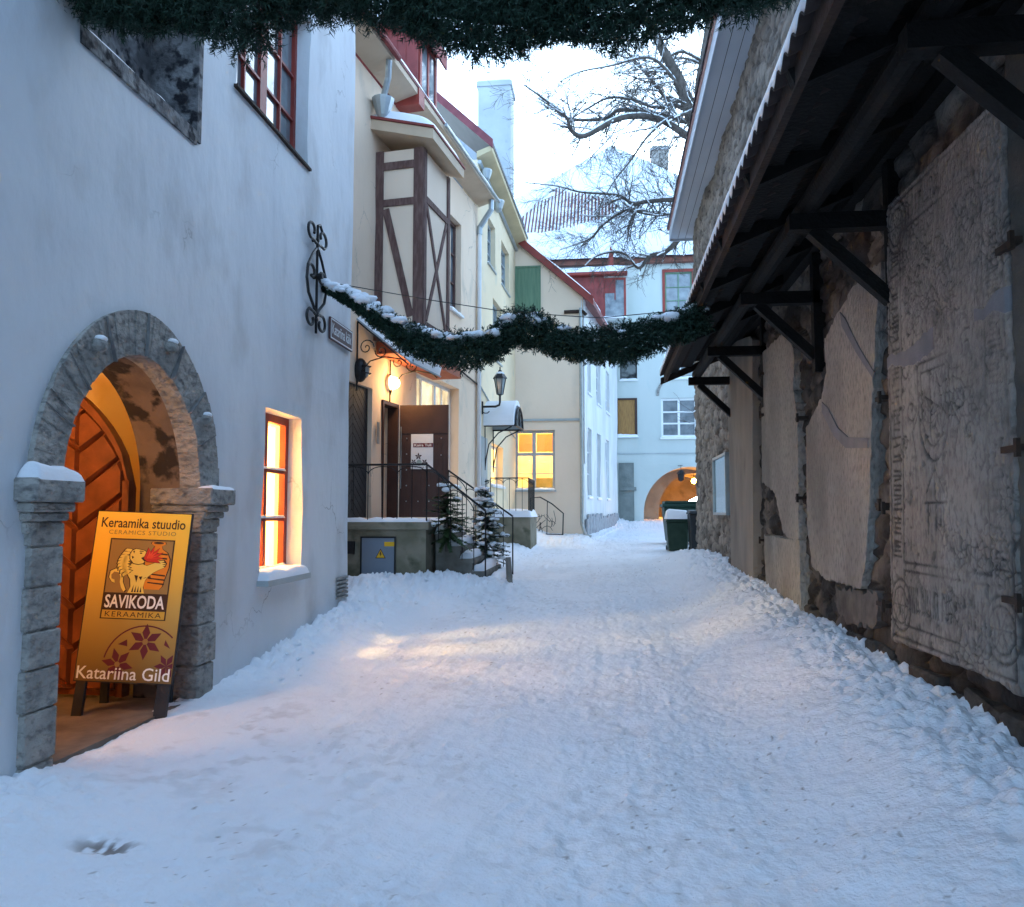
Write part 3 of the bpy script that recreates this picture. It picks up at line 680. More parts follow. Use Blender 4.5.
# ---- sandwich board
sb = thing("sandwich_board", "yellow ceramics studio sandwich board standing on dark legs in the stone doorway", "sandwich board", (-3.65, 5.85, .06))
SW, SH, SZ = .745, 1.30, .36
tl = math.radians(8); roll = math.radians(2.2)
sbx = Vector((math.cos(roll), .10, -math.sin(roll))).normalized()
sby = Vector((math.sin(roll) * .9, math.sin(tl), math.cos(tl))); sby = (sby - sbx * sby.dot(sbx)).normalized(); sbn = sbx.cross(sby)
org = onY(75, 680, 5.80)
def SP(x, y, l=0): return org + sbx * (x * SW) + sby * (y * SH) + sbn * l
print("board org", org, SP(1, 1))
def pbox(mb, x0, x1, y0, y1, l0, l1):
    return mb.hexa([SP(x0, y0, l0), SP(x1, y0, l0), SP(x1, y1, l0), SP(x0, y1, l0), SP(x0, y0, l1), SP(x1, y0, l1), SP(x1, y1, l1), SP(x0, y1, l1)])
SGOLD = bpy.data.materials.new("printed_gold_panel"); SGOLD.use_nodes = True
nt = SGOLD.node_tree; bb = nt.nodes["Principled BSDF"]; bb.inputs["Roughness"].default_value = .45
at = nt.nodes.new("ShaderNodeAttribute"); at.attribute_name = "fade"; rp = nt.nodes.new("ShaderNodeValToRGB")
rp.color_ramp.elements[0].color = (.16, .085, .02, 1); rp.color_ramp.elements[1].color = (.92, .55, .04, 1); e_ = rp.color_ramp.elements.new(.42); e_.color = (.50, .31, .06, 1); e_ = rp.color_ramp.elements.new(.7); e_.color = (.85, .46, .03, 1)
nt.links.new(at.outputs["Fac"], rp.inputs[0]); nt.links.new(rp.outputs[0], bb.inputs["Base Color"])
pm = MB(); NN = 24
for i in range(NN + 1): pm.v += [tuple(SP(0, i / NN, .012)), tuple(SP(1, i / NN, .012))]
pm.f = [(2 * i, 2 * i + 1, 2 * i + 3, 2 * i + 2) for i in range(NN)]
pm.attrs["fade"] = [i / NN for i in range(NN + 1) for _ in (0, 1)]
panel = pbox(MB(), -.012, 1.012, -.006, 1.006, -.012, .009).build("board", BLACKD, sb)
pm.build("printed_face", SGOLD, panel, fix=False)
INK = mat("dark_brown_ink", (.045, .018, .012), rough=.5); INKM = mat("maroon_ink", (.13, .018, .03), rough=.5); INKT = mat("tan_ink", (.30, .17, .06), rough=.5)
INKY = mat("pale_yellow_ink", (.85, .62, .13), rough=.5); INKR = mat("red_ink", (.62, .03, .02), rough=.5); INKO = mat("orange_ink", (.75, .24, .02), rough=.5); INKG = mat("gold_ink", (.60, .36, .05), rough=.5)
INKTB = mat("olive_tan_ink", (.32, .19, .06), rough=.5); INKW = mat("white_ink", (.85, .83, .8), rough=.5)
def flat(polys, m, lift, name, parent=panel, put=SP):
    mb = MB()
    for p in polys: mb.add([put(x, y, lift) for x, y in p], [tuple(range(len(p)))])
    return mb.build(name, m, parent, fix=False)
lettering("Keraamika stuudio", SP, (.05, .95, .905, .965), INK, panel, lift=.0135, offset=.012)
lettering("CERAMICS STUDIO", SP, (.14, .86, .865, .89), INKT, panel, lift=.0135, spacing=1.15)
X0, X1 = .17, .86
flat([[(X0, .36), (X1, .36), (X1, .84), (X0, .84)]], INK, .0126, "logo_ground")
flat([[(X0 + .015, .515), (X1 - .015, .515), (X1 - .015, .832), (X0 + .015, .832)]], INKTB, .0132, "logo_picture")
flat([[(X0 + .015, .366), (X1 - .015, .366), (X1 - .015, .412), (X0 + .015, .412)]], INKG, .0132, "logo_strip")
lettering("SAVIKODA", SP, (X0 + .03, X1 - .03, .425, .503), INKW, panel, lift=.0138, offset=.02)
lettering("KERAAMIKA", SP, (X0 + .05, X1 - .05, .374, .404), INK, panel, lift=.0138, spacing=1.15)
def LG(x, y): return (X0 + .015 + x * (X1 - X0 - .03), .515 + y * .317)   # picture square
def lg(pts): return [LG(*p) for p in pts]
def blob(cx, cy, rx, ry, n=16, a0=0, a1=2 * PI): return [(cx + rx * math.cos(a0 + (a1 - a0) * i / n), cy + ry * math.sin(a0 + (a1 - a0) * i / n)) for i in range(n + (0 if abs(a1 - a0 - 2 * PI) < 1e-6 else 1))]
vase = [(.62, .08), (.86, .08), (.9, .14), (.93, .3), (.97, .5), (.97, .66), (.92, .78), (.84, .84), (.82, .9), (.88, .94), (.87, .98), (.66, .98), (.65, .94), (.71, .9), (.70, .84), (.62, .76), (.58, .6), (.60, .4), (.60, .16)]
flat([lg([(x + (x - .77) * .10, y + .004) for x, y in vase])], INK, .0134, "vase_outline"); flat([lg(vase)], INKO, .0138, "vase")
flat([lg([(.66, y), (.93, y - .03), (.93, y), (.66, y + .02)]) for y in (.2, .28, .36, .60, .68, .76)] + [lg(blob(.765, .96, .085, .02))], INK, .0142, "vase_stripes")
def grow(pts, k):
    cx = sum(p[0] for p in pts) / len(pts); cy = sum(p[1] for p in pts) / len(pts)
    return [(cx + (x - cx) * (1 + k), cy + (y - cy) * (1 + k)) for x, y in pts]
torso = [(.36, .0), (.63, .0), (.60, .12), (.62, .24), (.66, .32), (.74, .40), (.83, .46), (.90, .50), (.92, .57), (.88, .63), (.80, .62), (.72, .57), (.62, .52), (.52, .56), (.40, .58), (.32, .50), (.31, .38), (.38, .26), (.40, .12)]
head = [(.36, .80), (.41, .835), (.47, .825), (.54, .81), (.60, .775), (.635, .735), (.61, .70), (.545, .69), (.51, .665), (.545, .625), (.575, .60), (.55, .565), (.48, .545), (.40, .56), (.34, .64), (.33, .73)]
flat([lg(grow(torso, .06))], INK, .0143, "lion_outline"); flat([lg(torso)], INKY, .0147, "lion")
curls = []
for i in range(9):
    t_ = i / 8; cx = .33 - .13 * math.sin(t_ * 2.6) + .05 * t_; cy = .80 - .42 * t_
    for j in range(2 if 1 < i < 8 else 1):
        an = 2.9 + .9 * t_ + .1 * j; ox = cx + .07 * j; oy = cy - .015 * j
        curls.append([(ox + .03 * math.sin(an), oy - .03 * math.cos(an)), (ox + .075 * math.cos(an - .25), oy + .075 * math.sin(an - .25)), (ox + .10 * math.cos(an + .3), oy + .10 * math.sin(an + .3)), (ox + .03 * math.cos(an + 1.2), oy + .03 * math.sin(an + 1.2)), (ox - .03 * math.sin(an), oy + .03 * math.cos(an)), (ox + .05, oy)])
flat([lg(grow(c, .30)) for c in curls], INK, .0150, "lion_mane_outline"); flat([lg(c) for c in curls], INKY, .0154, "lion_mane")
flat([lg(grow(head, .09))], INK, .0157, "lion_head_outline"); flat([lg(head)], INKY, .0161, "lion_head")
flat([lg([(.515, .665), (.60, .695), (.63, .67), (.57, .61), (.548, .628)])] + [lg(blob(.50, .755, .022, .014, 8))] + [lg([(.47, .785), (.55, .785), (.53, .80), (.48, .805)])] + [lg([(.60, .755), (.632, .737), (.605, .728)])] + [lg([(.37, .79), (.40, .80), (.39, .74)])] + [lg([(.355, .70), (.40, .68), (.37, .64)])], INK, .0165, "lion_face_marks")
flat([lg([(.44 + .07 * i, .34 - .03 * i + .05 * (i > 2)), (.485 + .07 * i, .20 + .045 * i), (.50 + .07 * i, .33 - .01 * i)]) for i in range(4)] + [lg([(.42 + .045 * i, .02), (.45 + .04 * i, .16 - .01 * i), (.45 + .045 * i, .02)]) for i in range(4)] + [lg([(.84 + .015 * i, .60 - .035 * i), (.93, .61 - .04 * i), (.90, .585 - .035 * i)]) for i in range(3)], INK, .0152, "lion_fur_marks")
fl = [(.56, .655)] + [q for i in range(6) for q in ((.70 + .17 * math.cos(2.1 - i * .55), .70 + .19 * math.sin(2.1 - i * .55)), (.68 + .10 * math.cos(1.83 - i * .55), .68 + .11 * math.sin(1.83 - i * .55)))] + [(.62, .60)]
flat([lg(grow(fl, .07))], INK, .0166, "flame_outline"); flat([lg(fl)], INKR, .0170, "flame")
flat([lg([(.60, .66), (.70 + .12 * math.cos(2.05 - i * .55), .69 + .14 * math.sin(2.05 - i * .55)), (.66, .655)]) for i in range(5)], mat("bright_red_ink", (.85, .08, .04), rough=.5), .0173, "flame_tongue")
tail = [(.30, .02), (.25, .1), (.22, .2), (.22, .3), (.18, .38), (.11, .39), (.07, .33), (.08, .26), (.13, .24), (.14, .18), (.09, .2), (.04, .28), (.05, .40), (.13, .45), (.21, .43), (.26, .33), (.27, .2), (.33, .06)]
flat([lg([(x + (x - .16) * .12, y + (y - .25) * .07) for x, y in tail])], INK, .0144, "tail_outline"); flat([lg(tail)], INKY, .0148, "lion_tail")
# rosette of flowers
def ASP_(p): return p
fw = []
def petal(cx, cy, a, l, wd): return [(cx, cy), (cx + math.cos(a - wd) * l * .55, cy + math.sin(a - wd) * l * .55 * SW / SH), (cx + math.cos(a) * l, cy + math.sin(a) * l * SW / SH), (cx + math.cos(a + wd) * l * .55, cy + math.sin(a + wd) * l * .55 * SW / SH)]
for (cx, cy, r, rot) in ((.68, .235, .185, PI / 2), (.42, .10, .17, 1.9), (.93, .10, .13, 1.1)):
    for k in range(6):
        p = petal(cx, cy, rot + k * PI / 3, r, .42); fw.append([(min(x, .995), max(y, .005)) for x, y in p])
ringp = []
for i in range(22):
    a0 = .35 + 2.6 * i / 22; a1 = .35 + 2.6 * (i + .99) / 22; R0, R1 = .405, .42
    q = [(.68 + R0 * math.cos(a0), .09 + R0 * math.sin(a0) * SW / SH), (.68 + R1 * math.cos(a0), .09 + R1 * math.sin(a0) * SW / SH), (.68 + R1 * math.cos(a1), .09 + R1 * math.sin(a1) * SW / SH), (.68 + R0 * math.cos(a1), .09 + R0 * math.sin(a1) * SW / SH)]
    if all(p[0] < .995 for p in q): ringp.append(q)
tri = [[(.40, .215), (.50, .205), (.49, .245)], [(.88, .22), (.95, .20), (.89, .25)]]
flat(fw + ringp + tri, INKM, .0132, "flower_rosette")
flat([blob(x, y, r, r * SW / SH) for x, y, r in ((.68, .235, .03), (.42, .10, .028))], INKTB, .0136, "flower_centres")
lettering("Katariina Gild", SP, (.015, .975, .012, .085), INKW, panel, lift=.0142, offset=.006)
for (x, y) in ((.03, .98), (.97, .98), (.03, .62), (.97, .62), (.5, .985)):
    pass
LEG = BLACKD
for x0, x1 in ((.02, .12), (.86, .985)):
    b0 = SP(x0, 0, -.01); b1 = SP(x1, 0, -.01)
    k = [SP(x, -.30, .0) for x in (x0, x1)]
    MB().hexa([SP(x0, -.285, -.02), SP(x1, -.285, -.02), SP(x1, -.285, .02), SP(x0, -.285, .02), SP(x0, 0, -.02), SP(x1, 0, -.02), SP(x1, 0, .009), SP(x0, 0, .009)]).build("leg", LEG, sb)
back = Vector((-.10, .36, 0))
for x0, x1 in ((.10, .18), (.80, .88)):
    t0, t1 = SP(x0, .97, -.03), SP(x1, .97, -.03); f0 = SP(x0, -.285, -.05) + back; f1 = SP(x1, -.285, -.05) + back; d = Vector((0, .03, 0))
    MB().hexa([f0, f1, f1 + d, f0 + d, t0, t1, t1 + d, t0 + d]).build("back_leg", LEG, sb)
q0 = SP(.18, .05, -.05) + back * .72; q1 = SP(.80, .05, -.05) + back * .72; d = Vector((0, .02, 0)); h = Vector((0, 0, .08))
MB().hexa([q0, q1, q1 + d, q0 + d, q0 + h, q1 + h, q1 + h + d, q0 + h + d]).build("crossbar", LEG, sb)
#==PART3==
# ================================================================== right stone building with its rubble wall
EX = 2.33; EY = 20.9
FE = Frame(EX, EY, 0, -1)
H5 = thing("stone_house", "rough limestone rubble house with pale grey boxed eaves behind the slab shed", "house", (EX, 10, 0))
yy = np.concatenate([np.arange(1.0, 12, .032), np.arange(12, EY + .001, .05)]); zz = np.arange(-.2, 8.85, .036)
YY, ZZ = np.meshgrid(yy, zz, indexing='ij')
wx = YY / .40 + .35 * fbm(YY * 2.2, ZZ * 2.2, 3, 51); wz = ZZ / .20 + .3 * fbm(YY * 2 + 7, ZZ * 2, 3, 52)
f1, f2, cid = worley(wx, wz, 60); e = f2 - f1
hh = .05 * sstep(.0, .28, e) + .04 * (cid - .5) + .016 * fbm(YY * 9, ZZ * 9, 4, 55) + .05 * fbm(YY * .6, ZZ * .6, 2, 57)
P = np.stack([EX - hh, YY, ZZ], -1); P[-1, :, 0] = EX + .4
nbuild(P[:, ::-1], "rubble_wall", RUBBLE, H5, attrs={"joints_and_shade": (np.clip(.35 * (1 - sstep(.02, .10, e)) + .55 * np.clip(cid - .55, 0, 1) * 2 + .95 * (1 - sstep(14.0, 15.2, YY + .8 * fbm(YY, ZZ, 3, 61))) * (1 - sstep(4.0, 4.5, ZZ)) * (.75 + .5 * fbm(YY * 2.5, ZZ * 2.5, 4, 62)), 0, .96))[:, ::-1]})  # dark joints, plus shade painted on the wall under the shed between slabs
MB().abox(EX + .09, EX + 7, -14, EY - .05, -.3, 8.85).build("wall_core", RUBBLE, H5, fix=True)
SE0 = Frame(1.75, 0, 0, 1)
sf = MB().abox(1.745, EX + .1, -3, EY + .15, 8.80, 8.86)
so_ = sf.build("soffit", GREYS, H5)
MB().abox(1.72, 1.742, -3, EY + .16, 8.74, 9.02).build("fascia", GREYS, so_)
MB().abox(1.742, EX + .2, EY + .15, EY + .17, 8.74, 9.02).build("end_board", GREYS, so_)
gv = MB()
for x in (1.94, 2.13): gv.abox(x, x + .008, -3, EY + .14, 8.796, 8.803)
gv.build("board_joint", IRONB, so_)
MB().prism([(1.68, -3, 9.02), (1.68, -3, 9.06), (6, -3, 12.6), (6, -3, 12.5)], (0, EY + 3.2, 0)).build("roof", TILE, H5)
cap((1.64, -3, 9.06), (4.3, 0, 3.55), (0, EY + 3.25, 0), (-.6, 0, .8), .16, parent=H5, res=.3, edge=.1, rag=.3)
# framed glass box mounted on its wall
u0, u1, v0, v1 = FE.rect(714, 455, 727, 515, .1)
mb = MB(); mb.box(FE, u0, u0 + .05, v0, v1, .03, .13).box(FE, u1 - .05, u1, v0, v1, .03, .13).box(FE, u0 + .05, u1 - .05, v0, v0 + .05, .03, .128).box(FE, u0 + .05, u1 - .05, v1 - .05, v1, .03, .128)
gb = thing("display_case", "narrow framed glass panel hung on the rubble wall beyond the slabs", "display case", FE.p((u0 + u1) / 2, v0, .05))
fr = mb.build("frame", GALV, gb)
MB().box(FE, u0 + .04, u1 - .04, v0 + .04, v1 - .04, .04, .10).build("pane", mat("mirror_pane", (.14, .19, .19), (.05, .09, .07), 1.6, rough=.12, metal=.5), gb)

# ================================================================== carved slabs leaning on the wall
def slab_id(name, label, px, wf, th, m, gs=.05, seed=0, jit=.016, group="old carved slabs fixed along the rubble wall"):
    poly = [FE.uv(x, y, wf) for x, y in px]
    poly = resample(poly, .05); rr = random.Random(seed)
    poly = [(u + rr.uniform(-jit, jit), v + rr.uniform(-jit, jit)) for u, v in poly]
    us = [p[0] for p in poly]; vs = [p[1] for p in poly]
    t = thing(name, label, "tombstone", FE.p((min(us) + max(us)) / 2, min(vs), wf - th), group)
    wall(FE, poly, [], th, m, "slab", t, gs=gs, wob=.007, seed=seed, front=wf)
    return t, poly
def clamp(t, px, py, wf, out=.05, ln=.16):
    u, v = FE.uv(px, py, wf)
    MB().box(FE, u - ln, u + ln * .4, v - .018, v + .018, wf - .1, wf + .025).box(FE, u + ln * .4 - .03, u + ln * .4, v - .05, v + .05, wf + .026, wf + out).build("iron_clamp", IRONB, t)
# big slab: relief in real geometry
WF = .14
c4 = [FE.uv(*p, WF) for p in ((885, 205), (1001, 90), (1023, 696), (890, 641))]   # TL TR BR BL
t1 = thing("carved_tombstone", "largest carved tombstone with gothic border lettering and a coat of arms", "tombstone", FE.p(c4[3][0], min(c4[3][1], c4[2][1]), 0), "old carved slabs fixed along the rubble wall")
nu, nv = 300, 520; S, T = np.meshgrid(np.linspace(0, 1, nu), np.linspace(0, 1, nv), indexing='ij')
WU = 1.9; WV = 3.35; U = S * WU; V = T * WV      # T=0 bottom
Hh = np.zeros_like(S); G = np.zeros_like(S)
def line_d(x0, y0, x1, y1):
    dx, dy = x1 - x0, y1 - y0; t = np.clip(((U - x0) * dx + (V - y0) * dy) / (dx * dx + dy * dy + 1e-9), 0, 1); return np.hypot(U - x0 - t * dx, V - y0 - t * dy)
def groove(d, wd, dep):
    global Hh, G
    k = np.exp(-(d / wd) ** 2); Hh = Hh - dep * k; G = np.maximum(G, k)
def rectline(x0, y0, x1, y1, wd=.010, dep=.010):
    for a in ((x0, y0, x1, y0), (x1, y0, x1, y1), (x1, y1, x0, y1), (x0, y1, x0, y0)): groove(line_d(*a), wd, dep)
rectline(.06, .06, WU - .06, WV - .06); rectline(.30, .62, WU - .30, WV - .30)
rectline(.30, .16, WU - .34, .56, .009, .008)
rr = random.Random(5)
def minim(cx, cy, horiz, h):
    """a blackletter-like stroke of the worn border inscription"""
    L_ = h / 2; s = rr.uniform(-.012, .012)
    if horiz: groove(line_d(cx, cy - L_, cx + s, cy + L_), .0085, .014)
    else: groove(line_d(cx - L_, cy, cx + L_, cy + s), .0085, .014)
    if rr.random() < .5:
        q = rr.choice((-1, 1)) * L_
        if horiz: groove(line_d(cx, cy + q, cx + .03, cy + q * .72), .008, .012)
        else: groove(line_d(cx + q, cy, cx + q * .72, cy + .03), .008, .012)
for bx in (.18, WU - .18):
    y = .66
    while y < WV - .42:
        if rr.random() < .86: minim(bx, y, False, rr.choice((.12, .12, .15)))
        y += rr.choice((.036, .036, .036, .066))
for by in (WV - .18,):
    x = .42
    while x < WU - .42:
        if rr.random() < .85: minim(x, by, True, .13)
        x += rr.choice((.036, .036, .062))
x = .38
while x < WU - .42:
    if rr.random() < .9: minim(x, .36, True, .17)
    x += rr.choice((.034, .034, .058))
for (cx, cy) in ((.22, .30), (WU - .20, .32), (.22, WV - .24), (WU - .22, WV - .24)):   # corner roundels
    d = np.hypot(U - cx, V - cy); groove(np.abs(d - .19), .012, .012); groove(np.abs(d - .135), .008, .008)
    a = np.arctan2(V - cy, U - cx); groove(np.where(d < .13, np.abs(np.sin(a * 3)) * d, 9), .012, .010)
def curve(pts, wd=.009, dep=.011):
    for p, q in zip(pts[:-1], pts[1:]): groove(line_d(*p, *q), wd, dep)
def arc(cx, cy, rx, ry, a0, a1, n=14): return [(cx + rx * math.cos(a0 + (a1 - a0) * i / n), cy + ry * math.sin(a0 + (a1 - a0) * i / n)) for i in range(n + 1)]
CX = .86
curve([(CX - .26, 2.02), (CX - .26, 1.75)] + arc(CX, 1.75, .26, .42, PI, 2 * PI) + [(CX + .26, 2.02), (CX - .26, 2.02)], .011, .013)       # shield
curve([(CX - .2, 1.95), (CX - .2, 1.76)] + arc(CX, 1.76, .2, .33, PI, 2 * PI) + [(CX + .2, 1.95), (CX - .2, 1.95)], .008, .009)
curve([(CX - .05, 1.92), (CX - .05, 1.5)]); curve([(CX - .15, 1.78), (CX + .14, 1.66)]); curve([(CX + .05, 1.92), (CX + .12, 1.75), (CX + .02, 1.55)])
curve(arc(CX, 2.26, .17, .15, 0, 2 * PI)); curve(arc(CX, 2.26, .09, .11, 0, 2 * PI)); curve([(CX - .12, 2.42), (CX, 2.52), (CX + .12, 2.42)])      # helmet
for s in (-1, 1):                                                                                                        # mantling scrolls
    for k, (ox, oy, r) in enumerate(((.42, 2.32, .13), (.50, 2.02, .11), (.46, 2.58, .12), (.40, 1.72, .10), (.22, 2.66, .10), (.52, 1.48, .09))):
        curve([(CX + s * (ox + r * (1 - i / 16) * math.cos(i * .55 + k)), oy + r * (1 - i / 16) * math.sin(i * .55 + k)) for i in range(14)], .009, .011)
    curve([(CX + s * .26, 1.95), (CX + s * .34, 2.15), (CX + s * .30, 2.4), (CX + s * .2, 2.6)]); curve([(CX + s * .26, 1.7), (CX + s * .38, 1.55), (CX + s * .3, 1.35)])
curve([(CX - .14, 1.12), (CX, 1.28), (CX + .14, 1.12)], .010, .012); curve([(CX, 1.3), (CX, .84)], .010, .012); curve([(CX - .17, 1.05), (CX + .17, 1.05)], .009, .012); curve([(CX - .12, .84), (CX - .12, 1.04)]); curve([(CX + .12, .84), (CX + .12, 1.04)])
worn = sstep(-.25, .35, fbm(U * 1.6, V * 1.6, 4, 71)); Hh = Hh * (.35 + .65 * worn)
pit = fbm(U * 16, V * 16, 4, 73); pits = sstep(.28, .5, pit); Hh = Hh - .009 * pits + .007 * fbm(U * 3, V * 3, 4, 75) + .004 * fbm(U * 40, V * 40, 2, 76)
Hh = Hh - .008 * (1 - sstep(.03, .22, (lambda q: q[1] - q[0])(worley(U * 17 + fbm(U * 6, V * 6, 2, 89), V * 13 + fbm(U * 6 + 5, V * 6, 2, 93), 94)))) * sstep(-.15, .35, fbm(U * 2.8, V * 2.8, 3, 96))
G = np.clip(G * (.15 + .55 * worn) + .30 * pits + .25 * sstep(.0, .6, fbm(U * 9, V * 9, 5, 87)) + .35 * sstep(.0, .5, fbm(U * 2.4, V * .5, 4, 88)) + .5 * (1 - sstep(.03, .22, (lambda q: q[1] - q[0])(worley(U * 17 + fbm(U * 6, V * 6, 2, 89), V * 13 + fbm(U * 6 + 5, V * 6, 2, 93), 94)))) * sstep(-.15, .35, fbm(U * 2.8, V * 2.8, 3, 96)) + .5 * sstep(.25, .6, fbm(U * 2.2, V * .9, 4, 77)) * sstep(2.0, 2.6, V), 0, .92)  # weather stains and pits, plus dark painted into the carving as relief shade
band = V - (2.14 + .07 * fbm(U * 4, U * 0, 3, 79)); patch = (np.abs(band) < .055 + .06 * fbm(U * 2.5 + 2, U * 0, 2, 80)) & ((U < .92) | (U > 1.5))
Hh = np.where(patch, .004, Hh); G = np.where(patch, 0, G)
c4a = np.array(c4); uu = (c4a[3][0] * (1 - S) + c4a[2][0] * S) * (1 - T) + (c4a[0][0] * (1 - S) + c4a[1][0] * S) * T
vv = (c4a[3][1] * (1 - S) + c4a[2][1] * S) * (1 - T) + (c4a[0][1] * (1 - S) + c4a[1][1] * S) * T
edge = np.minimum(np.minimum(U, WU - U), np.minimum(V, WV - V)); Hh = Hh - .03 * (1 - sstep(0, .03, edge)) * (.5 + vnoise(U * 9, V * 9, 3))
wmap = WF + Hh; wmap[0, :] = wmap[-1, :] = .0; wmap[:, 0] = wmap[:, -1] = .0
jj = .015 * fbm(V * 7, U * 7, 3, 83); uu = uu + jj * (edge < .02); vv = vv + .03 * fbm(U * 5, V * 5, 3, 85) * (edge < .02)
P = np.stack([EX - wmap, EY - uu, vv], -1)
sl1 = nbuild(P, "slab", TOMB, t1, attrs={"grime_and_shade": G})
# the lighter mortar repair across it
SP_ = patch.astype(float); m_ = patch[:-1, :-1] & patch[1:, 1:] & patch[1:, :-1] & patch[:-1, 1:]
P2 = P.copy(); P2[..., 0] -= .004
nbuild(P2, "mortar_repair", MORTAR, sl1, mask=m_)
for p in ((1014, 243), (1020, 448), (1021, 602), (886, 508), (886, 605)): clamp(t1, *p, WF)
# neighbours
t2, _ = slab_id("broken_tombstone", "tall pale tombstone with a broken slanting top left of the carved one", [(881, 262), (866, 270), (852, 288), (838, 312), (824, 340), (826, 372), (821, 398), (806, 428), (807, 524), (812, 566), (824, 578), (860, 589), (866, 560), (869, 500), (872, 400), (875, 330)], .12, .14, TOMB, seed=3)
def strip(t, px, wf, m, name):
    p = [FE.uv(x, y, wf) for x, y in px]; MB().poly(FE, p, wf - .01, wf + .004).build(name, m, t)
strip(t2, [(840, 312), (845, 318), (858, 345), (874, 372), (873, 378), (856, 352), (842, 326)], .122, MORTAR, "mortar_seam")
strip(t2, [(822, 402), (828, 408), (838, 428), (848, 437), (868, 438), (868, 448), (846, 448), (834, 436), (822, 412)], .122, MORTAR, "mortar_seam")
t2b, _ = slab_id("rough_base_stone", "rough dark base stone under the broken pale tombstone", [(836, 588), (878, 594), (877, 628), (846, 622), (836, 606)], .10, .1, mat("dark_rough_stone", (.17, .15, .13), (.09, .08, .07), 5, rough=.95, bump=.9, bscale=22), seed=8, jit=.03, group="rough stones set under the slabs")
t3, _ = slab_id("split_tombstone", "narrow split tombstone with a jagged lower left edge beside the brown one", [(761, 354), (782, 334), (789, 330), (794, 356), (793, 390), (798, 420), (799, 545), (792, 543), (783, 531), (775, 493), (768, 486), (762, 482)], .11, .13, TOMB, seed=11)
t3b, _ = slab_id("stone_block", "square grey stone block standing under the split tombstone", [(764, 535), (799, 541), (801, 612), (766, 598)], .13, .15, TOMB, seed=13, group="rough stones set under the slabs")
t4, _ = slab_id("brown_tombstone", "plain brownish upright tombstone farthest along the row of slabs", [(727, 350), (737, 341), (750, 336), (752, 340), (753, 577), (744, 578), (731, 572)], .17, .19, TOMBB, seed=17, jit=.006)
t5, _ = slab_id("dark_tombstone", "dark tombstone cut by the frame edge right of the carved one", [(1004, 40), (1180, -80), (1180, 790), (1026, 724)], .125, .13, mat("dark_slab_limestone", (.10, .095, .085), (.06, .06, .055), 3, rough=.9, bump=.5, bscale=30), seed=19, gs=.12)
for t, p in ((t2, (883, 398)), (t2, (883, 505)), (t3, (800, 418)), (t3, (800, 498)), (t4, (762, 415)), (t4, (762, 540)), (t4, (762, 374))): clamp(t, *p, .13, ln=.12)
# ledge of rough stones below the slabs
lb_ = MB(); rr = random.Random(9); Y = 2.2
while Y < 15.5:
    ln = rr.uniform(.25, .6); h = rr.uniform(.28, .40); zb = float(base_z(Y)) - .05
    k = len(lb_.v); X0_ = 2.24 + rr.uniform(-.03, .03)
    lb_.abox(X0_, 2.42, Y, Y + ln - .03, zb, zb + h + .12)
    for q in range(k, len(lb_.v)):
        v = lb_.v[q]; lb_.v[q] = (v[0] + rr.uniform(-.03, .03), v[1] + rr.uniform(-.04, .04), v[2] + rr.uniform(-.05, .03))
    Y += ln
DARKRUB = mat("dark_rubble", (.10, .085, .07), (.05, .043, .037), 5, rough=.95, bump=.9, bscale=22, col3=(.025, .022, .02), scale3=9, mix3=(.5, .7))  # darker rubble tone for the footing stones
lb_.build("footing_course", DARKRUB, H5, bevel=.02)

# ================================================================== shed roof over the slabs
SH = thing("slab_shed", "dark timber lean-to with snowy corrugated roof sheltering the carved slabs", "lean-to", (1.6, 8, 0))
RX0, RZ0, RX1, RZ1 = .97, 4.03, 2.36, 4.60; Y0, Y1 = -3.0, 14.4
def roofz(x): return RZ0 + (RZ1 - RZ0) * (x - RX0) / (RX1 - RX0)
yy = np.linspace(Y0, Y1, int((Y1 - Y0) / .177 * 12)); xx = np.linspace(RX0, RX1, 10)
XX, YY = np.meshgrid(xx, yy, indexing='ij'); WV_ = .027 * np.sin(YY / .177 * 2 * PI)
jag = .012 * vnoise(YY / .9, XX * 0, 4); XX2 = XX + np.where(XX == RX0, jag, 0)
P = np.stack([XX2, YY, roofz(XX) + WV_], -1)
o = nbuild(P, "corrugated_sheet", CORR, SH); md = o.modifiers.new("thickness", 'SOLIDIFY'); md.thickness = .012; md.offset = -1
fl_ = vnoise(YY / .5, XX * 0, 8); top = .065 + .065 * np.sqrt(np.clip((XX - RX0) / .12, 0, 1)) * (.75 + .5 * fl_)
Pt = np.stack([XX + .008, YY, roofz(XX) + .03 + top + .012 * fbm(XX * 4, YY * 4, 3, 90)], -1); Pb = np.stack([XX + .008, YY, roofz(XX) + WV_ + .006], -1)
nbuild(np.concatenate([Pb[::-1], Pt], 0), "snow", SNOW, SH)
fb = MB()
fb.beam((RX0 + .10, Y0, RZ0 - .045), (RX0 + .10, Y1 - .02, RZ0 - .045), .05, .15); fb.build("eave_board", FASCIA, SH)
for k in range(11):
    y = Y0 + .5 + k * 1.38
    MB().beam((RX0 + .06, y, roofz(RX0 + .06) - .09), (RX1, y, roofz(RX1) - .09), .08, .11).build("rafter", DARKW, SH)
bd = MB()
for k in range(5):
    x = RX0 + .2 + k * .25; bd.beam((x, Y0, roofz(x) - .033), (x, Y1 - .03, roofz(x) - .033), .22, .015)
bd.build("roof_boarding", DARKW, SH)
PX, PZ = 1.62, 4.03
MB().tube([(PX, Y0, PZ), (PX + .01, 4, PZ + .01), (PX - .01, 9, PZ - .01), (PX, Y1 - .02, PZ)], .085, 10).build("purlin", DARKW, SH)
MB().abox(EX - .16, EX - .05, Y0, Y1 - .1, 4.36, 4.50).build("wall_plate", DARKW, SH)
